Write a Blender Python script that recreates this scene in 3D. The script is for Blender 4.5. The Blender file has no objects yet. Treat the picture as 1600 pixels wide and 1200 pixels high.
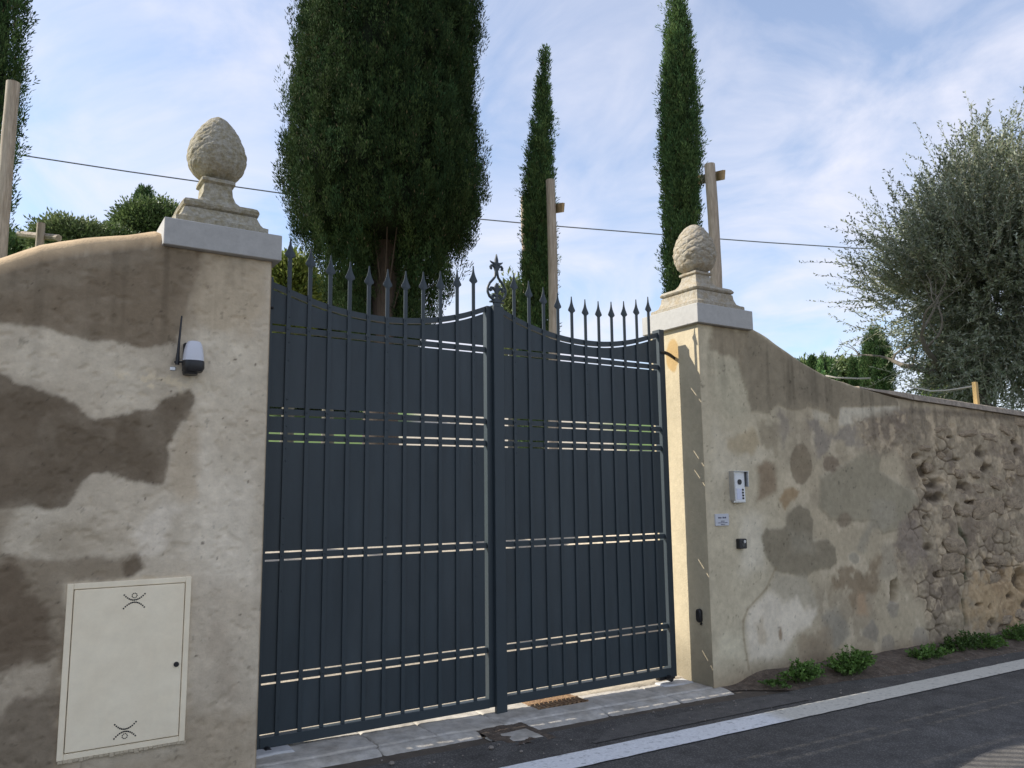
import bpy, math, random
import numpy as np
from mathutils import Vector, Matrix
R = math.radians
rng = np.random.default_rng(7)
random.seed(7)
scn = bpy.context.scene
C = scn.collection

# ------------------------------------------------------------------ camera
F_PX, YAW, PITCH, ROLL = 1233.93, 0.56715, 0.138277, -0.011417
CAM = np.array([-3.1614, -5.2318, 1.55])
_fw = np.array([math.sin(YAW)*math.cos(PITCH), math.cos(YAW)*math.cos(PITCH), math.sin(PITCH)])
_r0 = np.array([math.cos(YAW), -math.sin(YAW), 0.0]); _u0 = np.cross(_r0, _fw)
_r = _r0*math.cos(ROLL)+_u0*math.sin(ROLL); _u = -_r0*math.sin(ROLL)+_u0*math.cos(ROLL)
cd = bpy.data.cameras.new('camera'); cam = bpy.data.objects.new('camera', cd); C.objects.link(cam)
cd.sensor_fit = 'HORIZONTAL'; cd.sensor_width = 36; cd.lens = F_PX/1600*36; cd.clip_end = 2000; cd.clip_start = 0.05
cam.matrix_world = Matrix(((_r[0], _u[0], -_fw[0], CAM[0]), (_r[1], _u[1], -_fw[1], CAM[1]), (_r[2], _u[2], -_fw[2], CAM[2]), (0, 0, 0, 1)))
scn.camera = cam
def ray(x, y):
    d = _fw*F_PX+_r*(x-800)-_u*(y-600); return d
def at(x, y, D):
    return CAM+ray(x, y)*(D/F_PX)
def onY(x, y, Y):
    d = ray(x, y); return CAM+d*((Y-CAM[1])/d[1])

# ------------------------------------------------------------------ light
SUN = np.array([-1.0, 0.80, 0.96]); SUN = SUN/np.linalg.norm(SUN)      # towards the sun
elev = math.asin(SUN[2]); azim = math.atan2(SUN[0], SUN[1])
w = bpy.data.worlds.new('World'); scn.world = w; w.use_nodes = True
nt = w.node_tree; nt.nodes.clear()
def N(t, typ, **kw):
    n = t.nodes.new(typ)
    for k, v in kw.items():
        if k.startswith('i_'): n.inputs[k[2:].replace('_', ' ')].default_value = v
        else: setattr(n, k, v)
    return n
out = N(nt, 'ShaderNodeOutputWorld'); bg = N(nt, 'ShaderNodeBackground'); bg.inputs['Strength'].default_value = 0.15
sky = N(nt, 'ShaderNodeTexSky', sky_type='NISHITA', sun_disc=False, sun_elevation=elev, sun_rotation=azim, altitude=100, air_density=1.0, dust_density=0.3, ozone_density=2.0)
tc = N(nt, 'ShaderNodeTexCoord')
sep = N(nt, 'ShaderNodeSeparateXYZ'); nt.links.new(tc.outputs['Generated'], sep.inputs[0])
mx = N(nt, 'ShaderNodeMath', operation='MAXIMUM'); nt.links.new(sep.outputs['Z'], mx.inputs[0]); mx.inputs[1].default_value = 0.0
ad = N(nt, 'ShaderNodeMath', operation='ADD'); nt.links.new(mx.outputs[0], ad.inputs[0]); ad.inputs[1].default_value = 0.16
dx = N(nt, 'ShaderNodeMath', operation='DIVIDE'); nt.links.new(sep.outputs['X'], dx.inputs[0]); nt.links.new(ad.outputs[0], dx.inputs[1])
dy = N(nt, 'ShaderNodeMath', operation='DIVIDE'); nt.links.new(sep.outputs['Y'], dy.inputs[0]); nt.links.new(ad.outputs[0], dy.inputs[1])
cmb = N(nt, 'ShaderNodeCombineXYZ'); nt.links.new(dx.outputs[0], cmb.inputs[0]); nt.links.new(dy.outputs[0], cmb.inputs[1])
mp = N(nt, 'ShaderNodeMapping'); mp.inputs['Rotation'].default_value = (0, 0, R(-20)); mp.inputs['Scale'].default_value = (1.0, 0.8, 1); mp.inputs['Location'].default_value = (3.1, 1.7, 0)
nt.links.new(cmb.outputs[0], mp.inputs[0])
n1 = N(nt, 'ShaderNodeTexNoise'); n1.inputs['Scale'].default_value = 1.7; n1.inputs['Detail'].default_value = 9; n1.inputs['Roughness'].default_value = 0.58; n1.inputs['Distortion'].default_value = 1.6
n2 = N(nt, 'ShaderNodeTexNoise'); n2.inputs['Scale'].default_value = 0.45; n2.inputs['Detail'].default_value = 3
nt.links.new(mp.outputs[0], n1.inputs['Vector']); nt.links.new(mp.outputs[0], n2.inputs['Vector'])
mul = N(nt, 'ShaderNodeMath', operation='ADD'); nt.links.new(n1.outputs[0], mul.inputs[0]); nt.links.new(n2.outputs[0], mul.inputs[1])
rp = N(nt, 'ShaderNodeValToRGB'); rp.color_ramp.elements[0].position = 0.42; rp.color_ramp.elements[1].position = 0.64
hv = N(nt, 'ShaderNodeMath', operation='MULTIPLY'); nt.links.new(mul.outputs[0], hv.inputs[0]); hv.inputs[1].default_value = 0.5
nt.links.new(hv.outputs[0], rp.inputs[0])
rp.color_ramp.elements[0].color = (0.20, 0.20, 0.20, 1); rp.color_ramp.elements[1].color = (1, 1, 1, 1)
mixc = N(nt, 'ShaderNodeMix', data_type='RGBA')
nt.links.new(rp.outputs[0], mixc.inputs[0]); nt.links.new(sky.outputs[0], mixc.inputs[6]); mixc.inputs[7].default_value = (4.05, 4.1, 4.65, 1)
nt.links.new(mixc.outputs[2], bg.inputs[0]); nt.links.new(bg.outputs[0], out.inputs[0])
sd = bpy.data.lights.new('sun', 'SUN'); so = bpy.data.objects.new('sun', sd); C.objects.link(so)
sd.energy = 4.6; sd.angle = R(0.6); sd.color = (1.0, 0.93, 0.82)
so.rotation_euler = Vector(SUN.tolist()).to_track_quat('Z', 'Y').to_euler(); so.location = (-10, 8, 12)
vs = scn.view_settings; vs.view_transform = 'Standard'; vs.look = 'None'; vs.gamma = 1.0; vs.use_curve_mapping = False; vs.exposure = 0.60

# ------------------------------------------------------------------ helpers
def srgb(r, g, b, k=1.0):
    f = lambda c: ((c/255)/12.92 if c/255 <= .04045 else ((c/255+.055)/1.055)**2.4)*k
    return np.array([f(r), f(g), f(b)])
def smooth(a, b, x):
    t = np.clip((x-a)/(b-a), 0, 1); return t*t*(3-2*t)
_perm = np.random.default_rng(3).random((256, 256))
def vnoise(x, y, seed=0):
    x = np.asarray(x, float)+seed*17.31; y = np.asarray(y, float)+seed*9.77
    xi = np.floor(x).astype(int); yi = np.floor(y).astype(int); fx = x-xi; fy = y-yi
    fx = fx*fx*(3-2*fx); fy = fy*fy*(3-2*fy)
    a = _perm[xi % 256, yi % 256]; b = _perm[(xi+1) % 256, yi % 256]; c = _perm[xi % 256, (yi+1) % 256]; d = _perm[(xi+1) % 256, (yi+1) % 256]
    return (a*(1-fx)+b*fx)*(1-fy)+(c*(1-fx)+d*fx)*fy
def fbm(x, y, o=5, seed=0, g=0.5):
    s = 0; a = 1; t = 0
    for i in range(o):
        s = s+a*vnoise(x*2**i, y*2**i, seed+i*3); t += a; a *= g
    return s/t-0.5            # about -.5 .. .5
def worley(x, y, seed=0):
    xi = np.floor(x).astype(int); yi = np.floor(y).astype(int); d1 = np.full(np.shape(x), 9.0); d2 = d1.copy()
    for i in (-1, 0, 1):
        for j in (-1, 0, 1):
            cx = xi+i; cy = yi+j
            px = cx+_perm[(cx+seed*7) % 256, cy % 256]; py = cy+_perm[cx % 256, (cy+seed*13+91) % 256]
            d = np.hypot(x-px, y-py); d2 = np.where(d < d1, d1, np.minimum(d2, d)); d1 = np.minimum(d1, d)
    return d1, d2
def gz(X):                                   # street level along the wall
    return -0.04-0.016*np.clip(X, -14, 14)

ORG = {}
def tag(o, label=None, cat=None, group=None, kind=None):
    if label: o['label'] = label
    if cat: o['category'] = cat
    if group: o['group'] = group
    if kind: o['kind'] = kind
    return o
def empty(name, loc, label, cat, group=None):
    o = bpy.data.objects.new(name, None); C.objects.link(o); o.location = [float(v) for v in loc]; o.empty_display_size = 0.1
    ORG[o.name] = np.array(loc, float)
    return tag(o, label, cat, group)
def link(name, me, parent=None, org=(0, 0, 0)):
    o = bpy.data.objects.new(name, me); C.objects.link(o)
    org = np.array(org, float); ORG[o.name] = org
    if parent is not None:
        o.parent = parent; o.location = (org-ORG[parent.name]).tolist()
    else: o.location = org.tolist()
    return o
def fastmesh(name, V, quads=None, tris=None, mat=None, smoothf=False):
    V = np.asarray(V, np.float32); me = bpy.data.meshes.new(name)
    nq = 0 if quads is None else len(quads); n3 = 0 if tris is None else len(tris)
    idx = []; st = []; tot = 0
    if nq: idx.append(np.asarray(quads, np.int32).ravel())
    if n3: idx.append(np.asarray(tris, np.int32).ravel())
    idx = np.concatenate(idx)
    starts = np.concatenate([np.arange(nq)*4, nq*4+np.arange(n3)*3]).astype(np.int32)
    totals = np.concatenate([np.full(nq, 4), np.full(n3, 3)]).astype(np.int32)
    me.vertices.add(len(V)); me.vertices.foreach_set('co', V.ravel())
    me.loops.add(len(idx)); me.loops.foreach_set('vertex_index', idx)
    me.polygons.add(nq+n3); me.polygons.foreach_set('loop_start', starts); me.polygons.foreach_set('loop_total', totals)
    if smoothf: me.polygons.foreach_set('use_smooth', np.ones(nq+n3, bool))
    me.update(calc_edges=True); me.validate()
    if mat: me.materials.append(mat)
    return me
def setcol(me, col, name='Col'):
    a = me.color_attributes.new(name, 'FLOAT_COLOR', 'POINT')
    d = np.ones((len(col), 4), np.float32); d[:, :3] = col; a.data.foreach_set('color', d.ravel())
class G:
    def __init__(s): s.v = []; s.f = []
    def add(s, v, f):
        n = len(s.v); s.v += [tuple(map(float, p)) for p in v]; s.f += [tuple(i+n for i in q) for q in f]; return s
    def box(s, a, b, bev=0.0):
        x0, y0, z0 = a; x1, y1, z1 = b
        if bev <= 0:
            v = [(x0, y0, z0), (x1, y0, z0), (x1, y1, z0), (x0, y1, z0), (x0, y0, z1), (x1, y0, z1), (x1, y1, z1), (x0, y1, z1)]
            return s.add(v, [(0, 3, 2, 1), (4, 5, 6, 7), (0, 1, 5, 4), (1, 2, 6, 5), (2, 3, 7, 6), (3, 0, 4, 7)])
        # chamfered box: three quads of verts per corner
        lo = np.array(a, float); hi = np.array(b, float); v = []; key = {}
        for c in range(8):
            sx, sy, sz = (c & 1), (c >> 1) & 1, (c >> 2) & 1
            p = np.array([hi[0] if sx else lo[0], hi[1] if sy else lo[1], hi[2] if sz else lo[2]])
            inn = np.array([-bev if sx else bev, -bev if sy else bev, -bev if sz else bev])
            for ax in range(3):          # vertex lying on the face normal to ax
                q = p+inn; q[ax] = p[ax]; key[(c, ax)] = len(v); v.append(q)
        f = []
        def fc(ax, val):
            o1, o2 = [k for k in range(3) if k != ax]
            cs = []
            for (p, q) in ((0, 0), (1, 0), (1, 1), (0, 1)):
                b = [0, 0, 0]; b[ax] = val; b[o1] = p; b[o2] = q; cs.append(b[0]+2*b[1]+4*b[2])
            return cs
        for ax in range(3):
            for val in (0, 1): f.append(tuple(key[(c, ax)] for c in fc(ax, val)))
        for ax in range(3):              # edges along ax
            o1, o2 = [k for k in range(3) if k != ax]
            for p in (0, 1):
                for q in (0, 1):
                    b = [0, 0, 0]; b[o1] = p; b[o2] = q; c0 = b[0]+2*b[1]+4*b[2]; b[ax] = 1; c1 = b[0]+2*b[1]+4*b[2]
                    f.append((key[(c0, o1)], key[(c1, o1)], key[(c1, o2)], key[(c0, o2)]))
        for c in range(8): f.append((key[(c, 0)], key[(c, 1)], key[(c, 2)]))
        return s.add(v, f)
    def tube(s, pts, rad, n=8, cap=True):
        pts = [np.array(p, float) for p in pts]; rad = rad if hasattr(rad, '__len__') else [rad]*len(pts)
        v = []; f = []; prev = None
        for i, p in enumerate(pts):
            t = pts[min(i+1, len(pts)-1)]-pts[max(i-1, 0)]; t = t/(np.linalg.norm(t)+1e-12)
            if prev is None:
                a = np.array([0, 0, 1.]) if abs(t[2]) < .9 else np.array([1., 0, 0]); x = np.cross(a, t)
            else: x = prev-t*(prev@t)
            x = x/(np.linalg.norm(x)+1e-12); prev = x; y = np.cross(t, x)
            for k in range(n):
                a = 2*math.pi*k/n; v.append(p+(x*math.cos(a)+y*math.sin(a))*rad[i])
        for i in range(len(pts)-1):
            for k in range(n): f.append((i*n+k, i*n+(k+1) % n, (i+1)*n+(k+1) % n, (i+1)*n+k))
        if cap: f.append(tuple(range(n-1, -1, -1))); f.append(tuple((len(pts)-1)*n+k for k in range(n)))
        return s.add(v, f)
    def prism(s, poly, y0, y1):                 # polygon in X,Z extruded along Y
        n = len(poly); v = [(p[0], y0, p[1]) for p in poly]+[(p[0], y1, p[1]) for p in poly]
        return s.add(v, [tuple(range(n)), tuple(range(2*n-1, n-1, -1))]+[(i, i+n, (i+1) % n+n, (i+1) % n) for i in range(n)])
    def lathe(s, prof, c=(0, 0, 0), n=32, square=False, rot=0.0):
        v = []; f = []; m = 4 if square else n
        for r, z in prof:
            for k in range(m):
                a = 2*math.pi*(k+.5)/m+rot; rr = r*math.sqrt(2) if square else r
                v.append((c[0]+rr*math.cos(a), c[1]+rr*math.sin(a), c[2]+z))
        for i in range(len(prof)-1):
            for k in range(m): f.append((i*m+k, i*m+(k+1) % m, (i+1)*m+(k+1) % m, (i+1)*m+k))
        f.append(tuple(range(m-1, -1, -1))); f.append(tuple((len(prof)-1)*m+k for k in range(m)))
        return s.add(v, f)
    def mesh(s, name, mat, org=(0, 0, 0), sm=False):
        me = bpy.data.meshes.new(name); o = np.array(org, float)
        me.from_pydata([tuple(np.array(p)-o) for p in s.v], [], s.f); me.update()
        import bmesh
        bm = bmesh.new(); bm.from_mesh(me); bmesh.ops.recalc_face_normals(bm, faces=bm.faces); bm.to_mesh(me); bm.free()
        if mat: me.materials.append(mat)
        if sm:
            me.polygons.foreach_set('use_smooth', np.ones(len(me.polygons), bool))
            me.set_sharp_from_angle(angle=R(40))
        return me
    def build(s, name, mat, parent=None, org=None, sm=False):
        if org is None: org = ORG[parent.name] if parent is not None else np.array(s.v).mean(0)
        return link(name, s.mesh(name, mat, org, sm), parent, org)

# ------------------------------------------------------------------ materials
MATS = {}
def material(name, base, rough=0.8, var=0.0, vscale=8.0, bump=0.0, bscale=60.0, spec=0.5, metal=0.0, attr=None, col2=None, trans=0.0, detail=6, stretch=None, speck=None, ramp=(.40, .62)):
    if name in MATS: return MATS[name]
    m = bpy.data.materials.new(name); m.use_nodes = True; t = m.node_tree; b = t.nodes['Principled BSDF']
    b.inputs['Roughness'].default_value = rough; b.inputs['Specular IOR Level'].default_value = spec; b.inputs['Metallic'].default_value = metal
    co = N(t, 'ShaderNodeTexCoord'); vec = co.outputs['Object']
    if stretch:
        mp = N(t, 'ShaderNodeMapping'); mp.inputs['Scale'].default_value = stretch; t.links.new(vec, mp.inputs[0]); vec = mp.outputs[0]
    if attr:
        a = N(t, 'ShaderNodeVertexColor', layer_name=attr); src = a.outputs[0]
    else:
        rg = N(t, 'ShaderNodeRGB'); rg.outputs[0].default_value = (*[float(x) for x in base], 1); src = rg.outputs[0]
    if col2 is not None:
        nz = N(t, 'ShaderNodeTexNoise'); nz.inputs['Scale'].default_value = vscale; nz.inputs['Detail'].default_value = detail; nz.inputs['Roughness'].default_value = .62
        t.links.new(vec, nz.inputs['Vector'])
        cr = N(t, 'ShaderNodeValToRGB'); cr.color_ramp.elements[0].position = ramp[0]; cr.color_ramp.elements[1].position = ramp[1]; t.links.new(nz.outputs[0], cr.inputs[0])
        mi = N(t, 'ShaderNodeMix', data_type='RGBA'); t.links.new(cr.outputs[0], mi.inputs[0]); t.links.new(src, mi.inputs[6]); mi.inputs[7].default_value = (*[float(x) for x in col2], 1); src = mi.outputs[2]
    if var > 0:
        nz = N(t, 'ShaderNodeTexNoise'); nz.inputs['Scale'].default_value = vscale*2.3; nz.inputs['Detail'].default_value = 8; nz.inputs['Roughness'].default_value = .7
        t.links.new(vec, nz.inputs['Vector'])
        mr = N(t, 'ShaderNodeMapRange'); mr.inputs['From Min'].default_value = .3; mr.inputs['From Max'].default_value = .7; mr.inputs['To Min'].default_value = 1-var; mr.inputs['To Max'].default_value = 1+var
        t.links.new(nz.outputs[0], mr.inputs[0])
        mi = N(t, 'ShaderNodeMix', data_type='RGBA', blend_type='MULTIPLY'); mi.inputs[0].default_value = 1
        t.links.new(src, mi.inputs[6]); t.links.new(mr.outputs[0], mi.inputs[7]); src = mi.outputs[2]
    if speck:
        vo = N(t, 'ShaderNodeTexVoronoi'); vo.inputs['Scale'].default_value = speck[0]; t.links.new(vec, vo.inputs['Vector'])
        cr = N(t, 'ShaderNodeMapRange'); cr.inputs['From Min'].default_value = 0.05; cr.inputs['From Max'].default_value = 0.5; cr.inputs['To Min'].default_value = 1+speck[1]; cr.inputs['To Max'].default_value = 1-speck[1]*.5
        t.links.new(vo.outputs['Distance'], cr.inputs[0])
        mi = N(t, 'ShaderNodeMix', data_type='RGBA', blend_type='MULTIPLY'); mi.inputs[0].default_value = 1
        t.links.new(src, mi.inputs[6]); t.links.new(cr.outputs[0], mi.inputs[7]); src = mi.outputs[2]
    t.links.new(src, b.inputs['Base Color'])
    if bump > 0:
        nb = N(t, 'ShaderNodeTexNoise'); nb.inputs['Scale'].default_value = bscale; nb.inputs['Detail'].default_value = 8; nb.inputs['Roughness'].default_value = .65; t.links.new(vec, nb.inputs['Vector'])
        bp = N(t, 'ShaderNodeBump'); bp.inputs['Strength'].default_value = 1.0; bp.inputs['Distance'].default_value = bump; t.links.new(nb.outputs[0], bp.inputs['Height']); t.links.new(bp.outputs[0], b.inputs['Normal'])
    if trans > 0:
        tr = N(t, 'ShaderNodeBsdfTranslucent'); ms = N(t, 'ShaderNodeMixShader'); ms.inputs[0].default_value = trans
        t.links.new(src, tr.inputs[0]); t.links.new(b.outputs[0], ms.inputs[1]); t.links.new(tr.outputs[0], ms.inputs[2]); t.links.new(ms.outputs[0], t.nodes['Material Output'].inputs[0])
    MATS[name] = m; return m
M_plaster = material('plaster', None, .92, attr='Col', var=.10, vscale=9, bump=.0035, bscale=70, spec=.2)
M_cap = material('cap_stone', (.40, .39, .37), .75, var=.10, vscale=9, bump=.0008, bscale=120, spec=.3)
M_finial = material('weathered_sandstone', (.36, .33, .275), .95, var=.28, vscale=22, bump=.006, bscale=60, spec=.15, col2=(.31, .26, .185))
M_finial2 = material('mossy_stone', (.36, .335, .275), .95, var=.30, vscale=26, bump=.007, bscale=55, spec=.15, col2=(.27, .235, .155))
M_gate = material('anthracite_paint', (.028, .041, .050), .5, var=.07, vscale=3, bump=.0003, bscale=200, spec=.45)
M_gate2 = material('anthracite_sheet', (.027, .040, .049), .50, var=.20, vscale=2.2, bump=.0004, bscale=150, spec=.4, stretch=(1, 1, .25), col2=(.036, .048, .056))
M_black = material('black_plastic', (.012, .012, .014), .45, spec=.5)
M_cream = material('cream_enamel', (.90, .79, .59), .5, var=.05, vscale=5, bump=.0003, bscale=60, col2=(.85, .735, .54))
M_rust = material('rust', (.30, .19, .10), .9, var=.4, vscale=30, bump=.003, bscale=120, col2=(.16, .09, .05))
M_steel = material('brushed_steel', (.55, .56, .58), .35, metal=.85, var=.05)
M_wood = material('weathered_pole_wood', (.34, .275, .205), .85, var=.3, vscale=6, bump=.006, bscale=22, stretch=(4, 4, .35), col2=(.44, .37, .29))
M_bark = material('cypress_bark', (.095, .073, .056), .95, var=.5, vscale=9, bump=.03, bscale=12, stretch=(3, 3, .25))
M_olivebark = material('olive_bark', (.17, .15, .12), .95, var=.4, vscale=8, bump=.02, bscale=18)
M_cyp = material('cypress_foliage', None, .85, attr='Col', spec=.08, trans=.18)
M_leaf = material('leaf', None, .55, attr='Col', spec=.35, trans=.25)
M_road = material('asphalt', (.108, .101, .092), .9, var=.30, vscale=3.0, bump=.004, bscale=160, spec=.3, col2=(.130, .122, .112), speck=(75, .6))
M_road2 = material('pale_asphalt', (.14, .131, .12), .92, var=.25, vscale=5, bump=.005, bscale=140, spec=.25, speck=(150, .5))
M_line = material('road_paint', None, .8, attr='Col', var=.16, vscale=22, bump=.002, bscale=150, col2=(.16, .15, .14), ramp=(.56, .80))
M_conc = material('concrete_slab', (.40, .365, .31), .92, var=.32, vscale=4, bump=.003, bscale=90, col2=(.50, .47, .42))
M_dirt = material('dirt', (.105, .075, .052), .97, var=.45, vscale=9, bump=.012, bscale=60, col2=(.15, .115, .085), speck=(60, .35))
M_ground = material('garden_ground', None, .95, attr='Col', var=.25, vscale=4, bump=.01, bscale=40)
M_stone = material('rubble_stone', (.33, .255, .17), .95, var=.4, vscale=2.0, bump=.004, bscale=9, col2=(.235, .18, .12))
M_coping = material('coping_stone', (.36, .30, .235), .95, var=.3, vscale=10, bump=.008, bscale=50, col2=(.25, .21, .17))
M_cable = material('cable_sheath', (.18, .18, .20), .6)
M_lens = material('lamp_lens', (.60, .61, .66), .25, spec=.5)
M_plate = material('sign_plate', (.52, .53, .57), .4)
M_ink = material('sign_ink', (.06, .06, .10), .6)
M_rope = material('rope', (.45, .42, .36), .9)

# ------------------------------------------------------------------ ground, road, terrain
def terrain(X, Y):
    X = np.asarray(X, float); Y = np.asarray(Y, float)
    street = gz(X)-0.03
    ramp = np.where(Y < 1.0, -0.05, -0.05+0.225*(np.minimum(Y, 46)-1.0)+0.05*np.maximum(Y-46, 0)*np.exp(-np.maximum(Y-46, 0)/160))
    terr = 1.95+0.05*np.clip(Y, 0, 30)+0.02*np.clip(X-4, 0, 30)
    m = smooth(3.0, 4.4, X-0.12*np.maximum(Y, 0)) * smooth(-0.1, 0.0, Y)
    g = ramp*(1-m)+np.maximum(terr, ramp)*m
    return np.where(Y < 0.02, street, g)
def axis(stops):
    o = []
    for a, b, s in stops: o += list(np.arange(a, b, s))
    return np.array(o+[stops[-1][1]])
ax = axis([(-400, -60, 20), (-60, -12, 2), (-12, 16, .3), (16, 60, 2), (60, 400, 20)])
ay = axis([(-400, -40, 20), (-40, -8, 2), (-8, 0.0, .5), (0.0, .1, .05), (.1, 24, .3), (24, 60, 1), (60, 500, 20)])
GX, GY = np.meshgrid(ax, ay, indexing='ij'); GZ = terrain(GX, GY)+np.where(GY > .5, fbm(GX*.8, GY*.8, 4)*.08, 0)
nx, ny = GX.shape; I = np.arange(nx*ny).reshape(nx, ny)
q = np.stack([I[:-1, :-1], I[1:, :-1], I[1:, 1:], I[:-1, 1:]], -1).reshape(-1, 4)
me = fastmesh('ground', np.stack([GX, GY, GZ], -1).reshape(-1, 3), q, mat=M_ground, smoothf=True)
pc = GX-(0.6+0.62*np.clip(GY, 0, 60))       # gravel drive curving uphill to the right
pm = smooth(0.3, -.3, np.abs(pc)-3.0-2.5*smooth(8, 3, GY)-.06*np.clip(GY, 0, 40)+fbm(GX*1.3, GY*1.3, 4)*.9)
grass = np.array([.10, .17, .035]); gravel = np.array([.46, .40, .31]); dirt = np.array([.10, .08, .06])
col = grass*(1+.5*fbm(GX*.7, GY*.7, 5)[..., None])
col = col*(1-pm[..., None])+gravel*pm[..., None]
col = np.where((GY < 0.02)[..., None], dirt, col)
setcol(me, col.reshape(-1, 3)); tag(link('ground', me), kind='structure')

def sheet(name, xs, yfun, zfun, mat, nyv=8, colf=None, smoothf=True):
    V = []; cols = []
    for x in xs:
        y0, y1 = yfun(x)
        for y in np.linspace(y0, y1, nyv): V.append((x, y, zfun(x, y)))
    V = np.array(V); n = len(xs); I = np.arange(n*nyv).reshape(n, nyv)
    q = np.stack([I[:-1, :-1], I[1:, :-1], I[1:, 1:], I[:-1, 1:]], -1).reshape(-1, 4)
    me = fastmesh(name, V, q, mat=mat, smoothf=smoothf)
    if colf is not None: setcol(me, colf(V[:, 0], V[:, 1]))
    return tag(link(name, me), kind='structure')
fl = lambda v: float(v)
sheet('road', axis([(-300, -12, 8), (-12, 12, .12), (12, 300, 8)]), lambda x: (-6.6, -0.60-0.10*fl(smooth(1.2, 2.4, x))+0.05*fl(fbm(np.array(x*3.), np.array(0.), 4))), lambda x, y: fl(gz(x))-.012, M_road, 14)
# lighter strips of asphalt along the middle of the lane
sheet('road_patch', axis([(1.6, 9, .08)]), lambda x: (-3.4, -2.45+0.10*(x-1.98)+.10*fl(fbm(np.array(x*2.5), np.array(7.), 4))), lambda x, y: fl(gz(x))-.004, M_road2, 6)
def linecol(x, y):
    fresh = smooth(1.75, 1.55, x+.05*fbm(x*9, y*9, 3))
    wear = smooth(.12, .26, fbm(x*14, y*14, 5, 4)+.10*fbm(x*2, y*2, 3, 9))*.75
    c = (np.array([.78, .78, .77])*fresh[:, None]+np.array([.60, .57, .49])*(1-fresh[:, None]))
    return c
sheet('road_marking', axis([(-14, -2.5, .1), (-2.5, 9, .025), (9, 40, .2)]), lambda x: (-1.30+.012*fl(fbm(np.array(x*7.), np.array(2.), 4)), -1.065+.014*fl(fbm(np.array(x*7.), np.array(5.), 4))), lambda x, y: fl(gz(x))-.0035, M_line, 14, linecol)
def vergey(x): return -.40-.30*fl(smooth(1.98, 2.6, x))-.14*fl(smooth(2.6, 4, x))+.12*fl(fbm(np.array(x*1.8), np.array(1.), 4))
def vergez(x, y):
    e = y-vergey(x); return fl(gz(x))-.022+.075*fl(smooth(-.02, .42, e))*fl(smooth(1.98, 2.5, x))+.014*fl(smooth(0, .05, e))+.028*fl(fbm(np.array(x*6.), np.array(y*6.), 4))*fl(smooth(.02, .15, e))
# dirt verge at the foot of the right wall
sheet('verge', axis([(1.98, 12, .06), (12, 60, 2)]), lambda x: (vergey(x), -.24), lambda x, y: vergez(x, y), M_dirt, 12)
# asphalt repair between apron and line (lighter grey)
sheet('road_repair', axis([(.15, 2.3, .06)]), lambda x: (-.98, -.74-.04*fl(fbm(np.array(x*4.), np.array(3.), 4))-.5*fl(smooth(.5, .15, x))*.4), lambda x, y: fl(gz(x))-.006, M_road2, 6)

# apron of concrete slabs in front of the gate
apron = bpy.data.objects.new('driveway_apron', None); C.objects.link(apron); apron.location = (0, -.2, -.05); ORG[apron.name] = np.array([0, -.2, -.05]); apron['kind'] = 'structure'
def slab(x0, x1, y0, y1, zoff=0.0, lip=None, seed=0, name='slab', mat=None, tilt=0.0, nx=None):
    nxs = nx or max(10, int((x1-x0)/.012)); nys = max(10, int((y1-y0)/.014))
    xs = np.linspace(x0, x1, nxs); ys = np.linspace(y0, y1, nys)
    Xg, Yg = np.meshgrid(xs, ys, indexing='ij')
    e = np.minimum(np.minimum(Xg-x0, x1-Xg), np.minimum(Yg-y0, y1-Yg))
    Z = gz(Xg)+zoff-.007*np.exp(-e/.006)+.006*fbm(Xg*7+seed, Yg*7, 4)+.004*fbm(Xg*30+seed, Yg*30, 3)+tilt*(Xg-x0)
    if lip: Z = Z-lip*smooth(y1-.02, y0, Yg)**1.4
    Xg = Xg+np.where((Xg > x0) & (Xg < x1), 0, .012*fbm(Yg*9+seed, Xg*3, 3)); Yj = Yg+np.where(Yg == y0, .05*fbm(Xg*5+seed, Yg, 4), 0)
    V = np.stack([Xg, Yj, Z], -1).reshape(-1, 3); n = len(V); I = np.arange(n).reshape(nxs, nys)
    q = np.stack([I[:-1, :-1], I[1:, :-1], I[1:, 1:], I[:-1, 1:]], -1).reshape(-1, 4)
    ring = np.concatenate([I[:, 0], I[-1, 1:], I[-2::-1, -1], I[0, -2:0:-1]]); lo = V[ring].copy(); lo[:, 2] -= .12
    m = len(ring); k = np.arange(m); side = np.stack([ring, n+k, n+(k+1) % m, np.roll(ring, -1)], -1)
    V = np.concatenate([V, lo]); org = ORG[apron.name]
    me = fastmesh(name, V-org, np.concatenate([q, side]), mat=mat or M_conc, smoothf=False)
    return link(name, me, apron, org)
jx = [-1.86, -1.055, -.64, -.12, .78, 1.42, 1.95]
for i in range(len(jx)-1):
    slab(jx[i]+.002, jx[i+1]-.002, -.30, .30, .0, seed=i*3.1)
for a, b in ((-1.95, -1.08), (-1.072, -.36), (.02, .70), (.708, 1.42), (1.428, 2.02)):
    slab(a, b, -.56 if a > 0 else -.50, -.308, -.004, lip=.045, seed=a*5, name='kerb_lip')
slab(-.27, -.04, -.66, -.46, -.008, seed=4.4, name='broken_slab', tilt=.03)
slab(-.355, -.275, -.52, -.44, -.014, seed=8.4, name='broken_slab', tilt=-.05)
slab(-1.83, -1.55, -.16, .06, .012, seed=2, name='mortar_pad', mat=material('pale_mortar', (.52, .52, .52), .9, var=.1))
slab(1.60, 1.93, -.10, .12, .012, seed=6, name='mortar_pad', mat=material('pale_mortar', (.52, .52, .52), .9, var=.1))
sheet('dirt_gap', axis([(-.36, .02, .02)]), lambda x: (-.74, -.30), lambda x, y: fl(gz(x))-.010+.025*fl(fbm(np.array(x*14.), np.array(y*14.), 4)), M_dirt, 14)
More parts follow.
